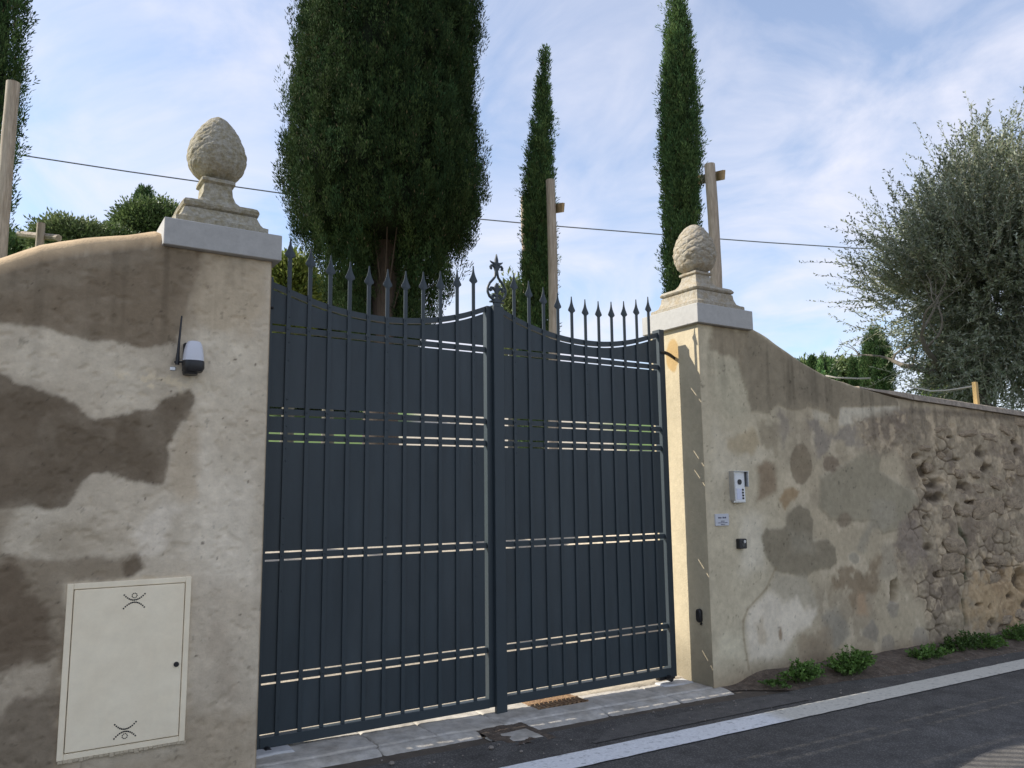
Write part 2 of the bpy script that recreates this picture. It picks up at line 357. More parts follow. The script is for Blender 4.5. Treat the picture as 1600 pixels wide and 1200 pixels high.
# rusty drain cover by the gate stop
g = G()
for k in range(11): g.box((.30+k*.042, -.13, gz(.5)+.001), (.318+k*.042, .16, gz(.5)+.012))
for yy in (-.13, .01, .145): g.box((.29, yy, gz(.5)-.002), (.76, yy+.015, gz(.5)+.0095))
tag(g.build('drain_grate', M_rust, org=(.52, 0, gz(.5))), 'rusty drain grating lying under the right gate leaf', 'grating')

# ------------------------------------------------------------------ walls
def sdf_poly(X, Z, P):
    P = np.asarray(P, float); d = np.full(X.shape, 1e9); ins = np.zeros(X.shape, bool); n = len(P)
    for i in range(n):
        a = P[i]; b = P[(i+1) % n]; e = b-a; wx = X-a[0]; wz = Z-a[1]
        t = np.clip((wx*e[0]+wz*e[1])/(e@e+1e-12), 0, 1); d = np.minimum(d, (wx-e[0]*t)**2+(wz-e[1]*t)**2)
        c = ((a[1] <= Z) & (b[1] > Z)) | ((b[1] <= Z) & (a[1] > Z))
        ins ^= c & (X < a[0]+(Z-a[1])/(e[1] if abs(e[1]) > 1e-9 else 1e-9)*e[0])
    d = np.sqrt(d); return np.where(ins, -d, d)
WY = -0.31
def wp(x, y): p = onY(x, y, WY); return (p[0], p[2])
SOFT, FADE = 1.0, 0.0
class Paint:
    def __init__(s, X, Z, base): s.X = X; s.Z = Z; s.c = np.tile(np.asarray(base, float), (len(X), 1))
    def mix(s, m, rgb, k=.0):
        rgb = np.asarray(rgb, float); s.c = s.c*(1-m[:, None])+rgb*m[:, None]
    def poly(s, px, rgb, soft=.012, warp=.025, wf=9, amt=1.0, sc=1, off=(0, 0), seed=0, edge=0.0):
        soft = soft*SOFT; amt = amt*(1-SOFT*.05)
        rgb = s.c*FADE+np.asarray(rgb)*(1-FADE)
        P = [wp(off[0]+x/sc, off[1]+y/sc) for x, y in px]
        d = sdf_poly(s.X+warp*fbm(s.X*wf, s.Z*wf, 5, 11+seed)*2, s.Z+warp*fbm(s.X*wf, s.Z*wf, 5, 23+seed)*2, P)
        dj = d+.030*fbm(s.X*28, s.Z*28, 5, 47+seed, .62)
        m = (.84*smooth(soft, -soft, dj)+.16*smooth(soft*5+.02, -soft*5-.02, dj))*amt*(1+.5*np.minimum(0, fbm(s.X*8, s.Z*8, 5, 48+seed, .6))); s.mix(m, rgb)
        if edge: s.c *= (1-edge*np.exp(-(d/.012)**2))[:, None]
        return d
    def oval(s, x, y, rx, ry, rgb, sc=1, off=(0, 0), **k):
        return s.poly([(x+rx*math.cos(a), y+ry*math.sin(a)) for a in np.linspace(0, 2*math.pi, 14)[:-1]], rgb, sc=sc, off=off, **k)
KA = 1.60          # display colour in the shade -> surface albedo
def A(r, g, b): c = srgb(r, g, b, KA); c = c*np.array([1.03, .995, .925]); return c*min(1, .76/c.max())

def wall_body(name, parent, xs, zbot, ztop, copz, yback, mat, nz, dispf, paintf, endpaint=None, end_x=None):
    """front face follows xs x rows; rounded top; back face"""
    xs = np.asarray(xs); n = len(xs); t = np.linspace(0, 1, nz)
    zb = zbot(xs); zt = ztop(xs)
    X = np.repeat(xs[:, None], nz, 1); Z = zb[:, None]+(zt-zb)[:, None]*t[None]
    D = dispf(X, Z)
    Yf = WY-D
    rows = [np.stack([X, Yf, Z], -1)]
    kc = 10; a = np.linspace(0, math.pi, kc)[1:]
    yb = yback(xs); cz = copz(xs)
    Yc = WY+(yb-WY)[:, None]*(1-np.cos(a))[None]/2; Zc = zt[:, None]+cz[:, None]*np.sin(a)[None]**.8
    Zc = Zc+.012*fbm(X[:, :1]*6+0*Yc, Yc*6, 4)
    rows.append(np.stack([np.repeat(xs[:, None], kc-1, 1), Yc, Zc], -1))
    rows.append(np.stack([xs, yb, zb-.3], -1)[:, None])
    rows.append(np.stack([xs, np.full(n, WY), zb-.3], -1)[:, None])
    V = np.concatenate(rows, 1); m = V.shape[1]; I = np.arange(n*m).reshape(n, m)
    q = np.stack([I[:-1, :-1], I[1:, :-1], I[1:, 1:], I[:-1, 1:]], -1).reshape(-1, 4)
    P = V.reshape(-1, 3); col = paintf(P[:, 0], np.minimum(P[:, 2], np.repeat(zt, m)+.25), np.clip((P[:, 2]-np.repeat(zt, m))/.03, 0, 1))
    if end_x is not None:                       # flat return face at end_x facing -X or +X
        ysn = np.linspace(WY, float(yb[0 if end_x < 0 or True else -1]), 60); sidx = int(np.argmin(abs(xs-end_x)))
        zz = np.linspace(float(zb[sidx])-.3, float(zt[sidx]), 260)
        Yg, Zg = np.meshgrid(ysn, zz, indexing='ij')
        dd = .004*fbm(Yg*8, Zg*8, 5, 3)*smooth(0, .03, Yg-WY); sg = 1 if end_x > 0 else -1
        E_ = np.stack([end_x+sg*dd*0+sg*(-dd), Yg, Zg], -1).reshape(-1, 3); off = len(P)
        J = np.arange(Yg.size).reshape(Yg.shape)+off
        q2 = np.stack([J[:-1, :-1], J[1:, :-1], J[1:, 1:], J[:-1, 1:]], -1).reshape(-1, 4)
        P = np.concatenate([P, E_]); q = np.concatenate([q, q2]); col = np.concatenate([col, endpaint(Yg.ravel(), Zg.ravel())])
    org = ORG[parent.name]
    me = fastmesh(name, P-org, q, mat=mat, smoothf=True); setcol(me, np.clip(col, .01, .85))
    return link(name, me, parent, org)

# ---- left wall and pillar
LW = empty('boundary_wall', (-2.6, 0, -.05), 'damp stained plaster wall and gate pillar left of the gate, with cream meter door', 'wall', 'gate pillars with curved walls')
lx = np.concatenate([np.arange(-9, -3.7, .1), np.arange(-3.7, -1.827, .009), [-1.827]])
def ltop(x):
    return np.interp(x, [-9, -6, -4.2, -3.6, -3.26, -3.09, -2.88, -2.654, -2.46, -2.44, -1.8], [1.9, 1.95, 2.25, 2.55, 2.732, 2.828, 2.904, 2.966, 3.025, 3.03, 3.03])
def lcop(x): return np.interp(x, [-9, -2.5, -2.44, -2.43, -1.8], [.14, .15, .11, .0, .0])
def lback(x): return np.where(x > -2.455, .33, .12)
def ldisp(X, Z):
    e = smooth(0, .03, -1.827-X)
    d = .006*fbm(X*3, Z*3, 4, 1)+.004*fbm(X*14, Z*14, 4, 5)
    pits = smooth(.62, .75, vnoise(X*18, Z*22, 9)*.6+vnoise(X*45, Z*45, 8)*.4)*.006
    low = smooth(.95, .3, Z)*smooth(-2.75, -3.0, X)
    d = d-pits+low*.02*fbm(X*12, Z*12, 5, 7)
    return d*e+.002*fbm(X*40, Z*25, 3, 2)-.006*np.exp(-(-1.827-X)/.006)
def lpaint(X, Z, top):
    p = Paint(X, Z, A(160, 151, 137))
    z7 = dict(sc=3.3333, off=(0, 560)); z4 = dict(sc=3.81, off=(0, 380)); z2 = dict(sc=1.6, off=(0, 450))
    p.mix(smooth(.0, .35, fbm(X*2.2, Z*2.2, 4, 31)), A(172, 164, 150))
    p.poly([(1130, 640), (1330, 560), (1345, 1200), (1000, 1250), (1000, 720), (1060, 350)], A(180, 172, 159), soft=.07, warp=.08, **z7)
    p.poly([(850, 730), (980, 760), (880, 840), (850, 1010), (720, 1040), (700, 900), (790, 800)], A(182, 174, 162), soft=.03, warp=.05, **z7)
    p.poly([(1180, 60), (1560, 120), (1580, 330), (1480, 560), (1130, 470), (1150, 250)], A(150, 138, 120), soft=.05, warp=.08, amt=.85, **z4)
    p.poly([(-300, 120), (-300, 470), (0, 480), (170, 490), (300, 510), (370, 540), (440, 555), (560, 580), (650, 580), (780, 605), (850, 625), (950, 615), (1050, 598), (1075, 520), (1110, 400), (1140, 280), (1190, 150), (1205, 50), (960, 20), (600, 60), (300, 90), (0, 160)], A(100, 89, 75), soft=.014, warp=.014, edge=.06, **z4)
    p.poly([(1040, 590), (1150, 560), (1200, 300), (1260, 90), (1130, 60), (1050, 300)], A(120, 109, 94), soft=.07, warp=.06, amt=.7, **z4)
    p.poly([(300, 150), (900, 60), (960, 90), (600, 180), (250, 260), (0, 300), (0, 210)], A(122, 114, 101), soft=.05, warp=.06, amt=.6, **z4)
    p.poly([(-300, 60), (0, 70), (40, 85), (80, 125), (200, 160), (330, 205), (400, 240), (450, 290), (490, 320), (600, 300), (700, 280), (800, 260), (850, 215), (930, 180), (990, 160), (1012, 200), (1000, 280), (950, 330), (900, 400), (865, 460), (870, 570), (850, 650), (800, 665), (700, 640), (560, 600), (480, 600), (430, 650), (390, 720), (330, 770), (260, 790), (180, 765), (110, 785), (0, 790), (-300, 800)], A(84, 74, 62), soft=.012, warp=.014, edge=.08, **z7)
    p.poly([(-300, 300), (60, 320), (140, 500), (80, 700), (-300, 720)], A(96, 86, 74), soft=.09, warp=.06, amt=.7, **z7)
    p.poly([(870, 470), (1010, 260), (1030, 700), (960, 740), (860, 660)], A(150, 138, 121), soft=.035, warp=.05, amt=.8, **z7)
    p.poly([(-300, 790), (0, 790), (100, 790), (30, 900), (15, 1040), (-300, 1040)], A(125, 115, 101), soft=.04, warp=.04, **z7)
    p.poly([(230, 860), (480, 850), (640, 960), (560, 1020), (240, 1010), (150, 950)], A(138, 128, 113), soft=.05, warp=.09, amt=.75, **z7)
    p.poly([(-300, 1040), (0, 1045), (170, 1052), (350, 1040), (480, 1030), (620, 1050), (690, 1018), (745, 1095), (715, 1120), (500, 1150), (340, 1180), (330, 2300), (-300, 2300)], A(116, 106, 92), soft=.018, warp=.03, edge=.06, **z7)
    p.poly([(-60, 700), (40, 690), (70, 760), (130, 800), (125, 930), (60, 960), (-60, 950)], A(88, 77, 65), soft=.03, warp=.06, **z2)
    p.poly([(-60, 960), (60, 955), (130, 940), (120, 1030), (60, 1050), (-60, 1060)], A(150, 140, 126), soft=.03, warp=.08, amt=.8, **z2)
    p.poly([(-60, 1050), (60, 1050), (140, 1020), (140, 1300), (-60, 1300)], A(98, 89, 78), soft=.03, warp=.10, amt=.8, **z2)
    p.oval(690, 1075, 48, 55, A(88, 78, 66), soft=.02, warp=.03, **z7)
    p.oval(545, 895, 35, 52, A(140, 130, 117), soft=.025, warp=.04, **z2)
    p.oval(563, 985, 36, 55, A(136, 126, 113), soft=.025, warp=.04, **z2)
    p.poly([(460, 700), (640, 760), (640, 1180), (470, 1180)], A(160, 150, 136), soft=.08, warp=.08, amt=.6, **z2)
    p.poly([(400, 1060), (640, 1060), (640, 1300), (100, 1300), (120, 1200), (440, 1150)], A(134, 122, 106), soft=.06, warp=.08, amt=.75, **z2)
    m = smooth(.08, .14, fbm(X*16, Z*20, 5, 77))*smooth(.30, .05, np.hypot((X+2.52)/1.3, (Z-2.21)/.35))
    p.mix(m*.8, A(205, 192, 168))
    m = smooth(.27, .31, vnoise(X*30, Z*34, 51)*.35+vnoise(X*70, Z*70, 52)*.0+.0*X) * 0
    for _ in range(46):
        cx = rng.uniform(-3.4, -1.9); cz = rng.uniform(.3, 2.9); rr = rng.uniform(.003, .009)
        p.mix(smooth(1.3, .7, np.hypot((X-cx)/rr, (Z-cz)/rr/ rng.uniform(.5, 1))+.0*X)*.8, A(70, 62, 54))
    p.c *= (1+.22*fbm(X*5, Z*5, 5, 61)+.20*fbm(X*26, Z*26, 4, 62)-.35*smooth(.24, .36, fbm(X*34, Z*34, 4, 65)))[:, None]
    st = smooth(.02, .28, fbm(X*16, Z*.9, 4, 91))*smooth(.9, .05, ltop(X)-Z); p.c *= (1-.22*st)[:, None]
    c2 = A(150, 132, 108)*(1+.4*fbm(X*8, Z*8, 4, 3))[:, None]
    return p.c*(1-top[:, None])+c2*top[:, None]
def lend(Y, Z): return A(150, 142, 128)*(1+.3*fbm(Y*4, Z*4, 5, 5)[:, None])
wall_body('masonry', LW, lx, lambda x: gz(x)-.05, ltop, lcop, lback, M_plaster, 340, ldisp, lpaint, lend, -1.827)

def cap(parent, x0, x1, y0, y1, z0, z1):
    return G().box((x0, y0, z0), (x1, y1, z1), .004).build('cap_slab', M_cap, parent)
cap(LW, -2.475, -1.780, -.36, .37, 3.031, 3.196)

# ---- right wall and pillar
RW = empty('boundary_wall', (4, 0, -.1), 'old patched plaster and rubble stone wall curving down from the right gate pillar', 'wall', 'gate pillars with curved walls')
rx = np.concatenate([np.arange(1.94, 5.2, .011), np.arange(5.2, 8.2, .013), np.arange(8.2, 14, .15), np.arange(14, 40, 2.)])
def rtop(x): return np.interp(x, [1.9, 2.56, 2.60, 2.66, 2.76, 2.87, 3.09, 3.32, 3.55, 3.8, 4.05, 4.33, 4.9, 6.2, 7.65, 12, 40], [3.035, 3.035, 3.045, 3.04, 3.018, 2.981, 2.888, 2.795, 2.718, 2.655, 2.620, 2.585, 2.525, 2.485, 2.435, 2.35, 2.3])
def rcop(x): return np.interp(x, [1.9, 2.56, 2.6, 4.3, 5, 40], [0, 0, .04, .03, .01, .01])
def rback(x): return np.where(x < 2.575, .33, .10)
z4k = dict(sc=3, off=(1340, 640)); z5k = dict(sc=3.75, off=(1110, 480)); z6k = dict(sc=4, off=(1110, 780))
def kk(k, x, y): return wp(k['off'][0]+x/k['sc'], k['off'][1]+y/k['sc'])
PITS = [(320, 290, 45, 50, .06), (345, 345, 50, 30, .05), (360, 415, 55, 26, .045), (275, 220, 24, 16, .05), (405, 215, 22, 26, .03), (490, 365, 28, 30, .05), (535, 436, 42, 12, .07), (560, 490, 30, 26, .04), (615, 460, 22, 30, .045), (420, 640, 30, 36, .05), (370, 775, 26, 18, .04), (600, 275, 26, 22, .05), (580, 205, 24, 34, .04), (735, 150, 22, 16, .04), (745, 205, 14, 18, .05), (720, 345, 22, 26, .04), (745, 800, 26, 58, .08), (605, 715, 24, 20, .045), (640, 790, 34, 26, .03), (615, 1005, 22, 26, .05), (675, 1025, 30, 22, .05), (555, 912, 16, 10, .04), (605, 922, 7, 16, .04), (700, 875, 20, 18, .035), (765, 915, 20, 24, .03), (640, 580, 14, 34, .04), (310, 505, 16, 18, .03), (320, 650, 26, 24, .03), (690, 440, 18, 34, .03), (460, 480, 14, 40, .045), (158, 850, 22, 52, .12), (435, 130, 20, 8, .03), (465, 235, 20, 10, .04)]
def rubble_mask(X, Z):
    P = [kk(z4k, *p) for p in ((-10, 60), (200, 20), (800, 0), (2500, 30), (2500, 1200), (340, 1110), (300, 930), (190, 800), (160, 640), (240, 520), (300, 420), (230, 300), (180, 190), (60, 200))]
    return smooth(.10, -.05, sdf_poly(X+.12*fbm(X*4, Z*4, 4, 41), Z+.12*fbm(X*4, Z*4, 4, 42), P))
def rdisp(X, Z):
    e = smooth(0, .03, X-1.94)
    m = rubble_mask(X, Z)
    d = .007*fbm(X*3, Z*3, 4, 1)+.004*fbm(X*14, Z*14, 4, 5)
    d1, d2 = worley(X*5.2+.6*fbm(X*3, Z*3, 3, 8), Z*6.8+.6*fbm(X*3, Z*3, 3, 9), 2)
    joint = smooth(.16, .02, d2-d1)*smooth(.0, .25, fbm(X*1.7, Z*1.7, 3, 14)+.05)
    rough = .024*fbm(X*6, Z*6, 5, 17)+.030*fbm(X*20, Z*20, 5, 18, .6)-.026*joint
    d = d*(1-m)+rough*m
    part = smooth(.02, .2, fbm(X*2.4, Z*2.4, 4, 71))*smooth(2.9, 3.6, X)*(1-m)
    d = d+part*.010*fbm(X*24, Z*24, 4, 19)
    for x, y, rx_, ry_, dp in PITS:
        cx, cz = kk(z4k, x, y); x1, z1 = kk(z4k, x+rx_, y); x2, z2 = kk(z4k, x, y+ry_)
        q = np.hypot((X-cx)/(x1-cx)/1.15, (Z-cz)/(cz-z2)/1.1)+.9*fbm(X*13, Z*13, 3, 33)
        d = d-dp*smooth(1.1, .45, q)
    P = [kk(z4k, *p) for p in ((450, 470), (470, 580), (495, 600), (492, 800), (480, 900), (495, 1010))]
    for a, b in zip(P[:-1], P[1:]):
        a = np.array(a); b = np.array(b); ee = b-a; t = np.clip(((X-a[0])*ee[0]+(Z-a[1])*ee[1])/(ee@ee), 0, 1)
        dd = np.hypot(X-a[0]-ee[0]*t+.03*fbm(X*9, Z*9, 3, 2), Z-a[1]-ee[1]*t); d = d-.035*np.exp(-(dd/.022)**2)
    for PP, kq in (([(215, 110), (330, 190), (560, 340), (700, 420), (900, 480), (1085, 530), (1100, 575), (900, 575), (760, 585), (740, 660), (700, 625), (640, 600), (570, 578), (520, 600), (480, 602), (440, 590), (390, 572), (360, 600), (330, 625), (240, 610), (210, 480), (160, 330), (200, 250)], z5k), ([(640, 1000), (760, 930), (830, 890), (960, 800), (1000, 785), (1060, 830), (1000, 880), (985, 960), (1080, 1020), (1190, 1090), (1225, 1140), (1180, 1200), (1150, 1300), (1080, 1300), (1000, 1330), (950, 1250), (700, 1240), (630, 1170)], z5k), ([(470, 160), (480, 90), (550, 36), (610, 60), (635, 130), (628, 230), (640, 260), (720, 252), (770, 300), (778, 400), (740, 430), (640, 440), (590, 490), (480, 460), (400, 440), (340, 340), (315, 230), (350, 180), (440, 185)], z6k)):
        dq = sdf_poly(X+.02*fbm(X*9, Z*9, 4, 11), Z+.02*fbm(X*9, Z*9, 4, 23), [kk(kq, *v_) for v_ in PP])+.03*fbm(X*28, Z*28, 5, 47, .62)
        d = d+.006*smooth(.012, -.012, dq)
    bulge = .04*smooth(2.2, 5, X)*smooth(2.2, .3, Z)
    return d*e+bulge-.006*np.exp(-(X-1.94)/.006)
def rpaint(X, Z, top):
    global SOFT, FADE
    SOFT, FADE = 1.35, .0
    p = Paint(X, Z, A(158, 150, 132))
    m = rubble_mask(X, Z)
    p.mix(smooth(2.4, 3.6, X), A(147, 137, 119)); p.mix(smooth(.0, .22, fbm(X*1.9, Z*1.9, 5, 95))*smooth(2.5, 3.2, X)*.55, A(122, 113, 99)); p.mix(smooth(.05, .2, fbm(X*7, Z*5, 5, 96))*smooth(2.5, 3.2, X)*.5, A(168, 158, 140))
    p.poly([(20, 300), (170, 330), (210, 480), (190, 640), (60, 620), (20, 500)], A(146, 141, 124), soft=.08, warp=.08, amt=.7, **z5k)
    p.poly([(20, 660), (160, 850), (350, 830), (330, 900), (180, 930), (60, 1000), (20, 1300)], A(168, 161, 146), soft=.06, warp=.08, amt=.7, **z5k)
    p.poly([(180, 100), (330, 100), (330, 420), (200, 480)], A(176, 170, 157), soft=.06, warp=.06, amt=.8, **z6k)
    p.poly([(90, 770), (260, 720), (280, 800), (240, 840), (100, 840)], A(142, 128, 104), soft=.03, warp=.08, amt=.7, **z5k)
    p.poly([(60, 860), (210, 860), (200, 1000), (40, 1000)], A(176, 170, 152), soft=.05, warp=.05, amt=.7, **z6k)
    p.poly([(215, 110), (330, 190), (560, 340), (700, 420), (900, 480), (1085, 530), (1100, 575), (900, 575), (760, 585), (740, 660), (700, 625), (640, 600), (570, 578), (520, 600), (480, 602), (440, 590), (390, 572), (360, 600), (330, 625), (240, 610), (210, 480), (160, 330), (200, 250)], A(110, 102, 88), soft=.018, warp=.02, edge=.05, **z5k)
    p.poly([(0, 90), (215, 120), (215, 300), (180, 380), (150, 320), (100, 270), (40, 260), (0, 220)], A(108, 98, 83), soft=.03, warp=.08, amt=.85, **z5k)
    p.poly([(560, 330), (640, 380), (620, 560), (540, 560), (480, 440)], A(104, 97, 85), soft=.06, warp=.06, amt=.6, **z5k)
    p.poly([(755, 595), (860, 585), (1110, 585), (1110, 640), (1060, 665), (930, 650), (870, 680), (755, 690)], A(163, 157, 144), soft=.012, warp=.02, **z5k)
    p.poly([(600, 610), (700, 625), (690, 670), (620, 665)], A(160, 153, 138), soft=.015, warp=.03, **z5k)
    for P, c in (([(880, 690), (960, 655), (1060, 670), (1120, 600), (1290, 610), (1290, 760), (1150, 780), (1000, 760), (880, 820)], (106, 100, 96)), ([(540, 650), (640, 660), (720, 780), (760, 700), (860, 690), (870, 800), (720, 800), (650, 880), (620, 900), (600, 740)], (112, 106, 100)), ([(385, 600), (470, 640), (460, 790), (420, 810), (380, 700)], (118, 111, 103)), ([(260, 650), (320, 660), (390, 700), (400, 860), (340, 830), (290, 760)], (124, 115, 99))):
        p.poly(P, A(*c), soft=.03, warp=.10, wf=12, amt=.85, **z5k)
    p.poly([(640, 1000), (760, 930), (830, 890), (960, 800), (1000, 785), (1060, 830), (1000, 880), (985, 960), (1080, 1020), (1190, 1090), (1225, 1140), (1180, 1200), (1150, 1300), (1080, 1300), (1000, 1330), (950, 1250), (700, 1240), (630, 1170)], A(122, 116, 101), soft=.022, warp=.03, edge=.04, **z5k)
    p.poly([(1000, 0), (1140, 0), (1150, 110), (1090, 180), (990, 200), (950, 340), (900, 300), (990, 130)], A(128, 122, 109), soft=.025, warp=.04, **z6k)
    p.oval(530, 920, 66, 118, A(108, 98, 83), soft=.010, warp=.012, edge=.06, **z5k)
    p.poly([(270, 930), (330, 895), (375, 920), (392, 1010), (385, 1080), (330, 1110), (270, 1140), (290, 1040)], A(114, 100, 83), soft=.03, warp=.02, **z5k)
    p.oval(705, 918, 46, 50, A(106, 95, 82), soft=.015, warp=.02, **z5k)
    p.poly([(400, 1130), (440, 1070), (520, 1070), (500, 1120), (430, 1180)], A(126, 108, 84), soft=.02, warp=.06, **z5k)
    c = A(108, 101, 87)
    p.poly([(470, 160), (480, 90), (550, 36), (610, 60), (635, 130), (628, 230), (640, 260), (720, 252), (770, 300), (778, 400), (740, 430), (640, 440), (590, 490), (480, 460), (400, 440), (340, 340), (315, 230), (350, 180), (440, 185)], c, soft=.014, warp=.012, edge=.05, **z6k)
    p.poly([(480, 200), (640, 230), (640, 330), (520, 340)], A(136, 130, 116), soft=.05, warp=.05, amt=.6, **z6k)
    p.poly([(400, 460), (600, 480), (640, 600), (660, 670), (560, 690), (530, 620), (450, 640), (380, 560)], A(142, 135, 121), soft=.02, warp=.03, **z6k)
    p.poly([(380, 575), (450, 642), (530, 622), (580, 692), (660, 680), (620, 780), (520, 850), (440, 960), (360, 1000), (240, 1010), (228, 800), (240, 690)], A(192, 184, 171), soft=.03, warp=.035, **z6k)
    p.poly([(280, 780), (330, 740), (355, 900), (310, 910)], A(158, 148, 132), soft=.02, warp=.05, **z6k)
    p.oval(437, 840, 12, 42, A(120, 104, 86), soft=.012, warp=.02, **z6k)
    p.poly([(690, 720), (770, 680), (850, 790), (860, 860), (780, 940), (690, 860)], A(122, 117, 107), soft=.025, warp=.05, **z6k)
    p.poly([(550, 880), (700, 800), (780, 950), (760, 1080), (560, 1060)], A(122, 109, 92), soft=.05, warp=.12, amt=.8, **z6k)
    p.poly([(1000, 745), (1040, 830), (1020, 890), (930, 850), (950, 790)], A(120, 114, 104), soft=.010, warp=.015, edge=-.08, **z6k)
    p.oval(1090, 900, 42, 55, A(126, 119, 108), soft=.012, warp=.03, **z6k)
    p.oval(1290, 880, 52, 90, A(128, 121, 110), soft=.012, warp=.02, edge=-.08, **z6k)
    p.oval(885, 365, 34, 36, A(130, 124, 112), soft=.010, warp=.02, edge=-.1, **z6k)
    p.oval(1120, 680, 34, 55, A(120, 114, 104), soft=.015, warp=.03, **z6k)
    p.oval(830, 130, 42, 50, A(108, 98, 84), soft=.014, warp=.02, **z6k)
    p.poly([(1050, 300), (1170, 280), (1180, 460), (1100, 500), (1040, 480)], A(134, 126, 112), soft=.03, warp=.05, **z6k)
    # exposed rubble with grey and ochre mortar
    rub = A(122, 112, 97)*(1+.6*fbm(X*3, Z*3, 5, 81)+.9*fbm(X*17, Z*17, 5, 82, .65))[:, None]
    p.c = p.c*(1-m[:, None]*.85)+rub*m[:, None]*.85
    p.mix(m*smooth(.0, .25, fbm(X*2.2, Z*2.2, 4, 88)+.12*smooth(2.0, 2.5, Z)+.02)*.8, A(100, 90, 80))
    p.mix(m*smooth(.05, .2, fbm(X*9, Z*9, 5, 87))*.6, A(160, 146, 126))
    p.poly([(500, 790), (780, 740), (800, 1010), (500, 1010)], A(150, 124, 88), soft=.12, warp=.35, amt=.5, **z4k)
    p.poly([(1160, 130), (1290, 110), (1330, 330), (1230, 420), (1140, 300)], A(108, 99, 92), soft=.04, warp=.10, amt=.85, **z6k)
    p.poly([(740, 520), (830, 430), (960, 450), (1040, 330), (1040, 560), (920, 600), (880, 720), (850, 580), (740, 590)], A(106, 92, 74), soft=.03, warp=.12, amt=.85, **z6k)
    p.poly([(910, 590), (960, 590), (970, 700), (900, 720)], A(146, 122, 98), soft=.03, warp=.06, amt=.7, **z6k)
    p.mix(m*smooth(.02, .12, .1-abs(Z-2.42))*.7, A(78, 70, 62))
    d1, d2 = worley(X*5.2+.6*fbm(X*3, Z*3, 3, 8), Z*6.8+.6*fbm(X*3, Z*3, 3, 9), 2)
    p.mix(m*smooth(.12, .02, d2-d1)*smooth(.0, .25, fbm(X*1.7, Z*1.7, 3, 14)+.05)*.7, A(66, 57, 47))
    for x_, y_, rx_, ry_, dp in PITS:
        cx, cz = kk(z4k, x_, y_); x1, _a = kk(z4k, x_+rx_, y_); _b, z2 = kk(z4k, x_, y_+ry_)
        p.mix(smooth(1.0, .3, np.hypot((X-cx)/(x1-cx), (Z-cz)/(cz-z2))+.9*fbm(X*13, Z*13, 3, 33))*.85, A(50, 42, 34))  # shade of the hollows put into the colour of each pit
    P = [kk(z4k, *q) for q in ((470, 560), (497, 610), (494, 780), (478, 900), (490, 1000))]
    for a, b in zip(P[:-1], P[1:]):
        a = np.array(a); b = np.array(b); ee = b-a; t = np.clip(((X-a[0])*ee[0]+(Z-a[1])*ee[1])/(ee@ee), 0, 1)
        dd = np.hypot(X-a[0]-ee[0]*t+.03*fbm(X*9, Z*9, 3, 2), Z-a[1]-ee[1]*t); p.mix(np.exp(-(dd/.03)**2)*.8*smooth(-.2, .1, fbm(X*11, Z*11, 3, 6)), np.array([.075, .085, .05]))
    # crack
    P = [kk(z6k, *q) for q in ((405, 430), (350, 555), (230, 690), (205, 760), (210, 880), (240, 1060))]
    for a, b in zip(P[:-1], P[1:]):
        a = np.array(a); b = np.array(b); ee = b-a; t = np.clip(((X-a[0])*ee[0]+(Z-a[1])*ee[1])/(ee@ee), 0, 1)
        dd = np.hypot(X-a[0]-ee[0]*t+.03*fbm(X*7, Z*7, 3, 4), Z-a[1]-ee[1]*t); p.mix(np.exp(-(dd/.013)**2)*.6, A(120, 108, 90))
    # damp earthy foot
    p.mix(smooth(.22, -.05, Z-gz(X)+.14*fbm(X*3, Z*3, 4, 55))*.7, A(120, 104, 86))
    p.c *= (1+.24*fbm(X*5, Z*5, 5, 63)+.24*fbm(X*24, Z*24, 4, 64)-.4*smooth(.22, .34, fbm(X*30, Z*30, 4, 66)))[:, None]
    st = smooth(.02, .28, fbm(X*14, Z*.9, 4, 92))*smooth(1.0, .05, rtop(X)-Z); p.c *= (1-.30*st)[:, None]
    c2 = A(150, 136, 112)*(1+.5*fbm(X*6, Z*6, 4, 3))[:, None]
    return p.c*(1-top[:, None])+c2*top[:, None]
def rend(Y, Z):
    c = A(150, 142, 124)*(1+.30*fbm(Y*4, Z*3, 5, 5)[:, None])
    hp = smooth(1.1, .9, np.hypot((Y-.02)/.085, (Z-2.80)/.15)+.3*fbm(Y*12, Z*12, 3, 3))       # ochre mortar round the hinge
    c = c*(1-hp[:, None])+np.array([.46, .32, .15])*hp[:, None]
    lo = smooth(.5, .0, Z+.2*fbm(Y*5, Z*5, 4, 9)); c = c*(1-.45*lo[:, None])
    return c
wall_body('masonry', RW, rx, lambda x: gz(x)-.05, rtop, rcop, rback, M_plaster, 250, rdisp, rpaint, rend, 1.94)
cap(RW, 1.895, 2.612, -.36, .37, 3.036, 3.212)
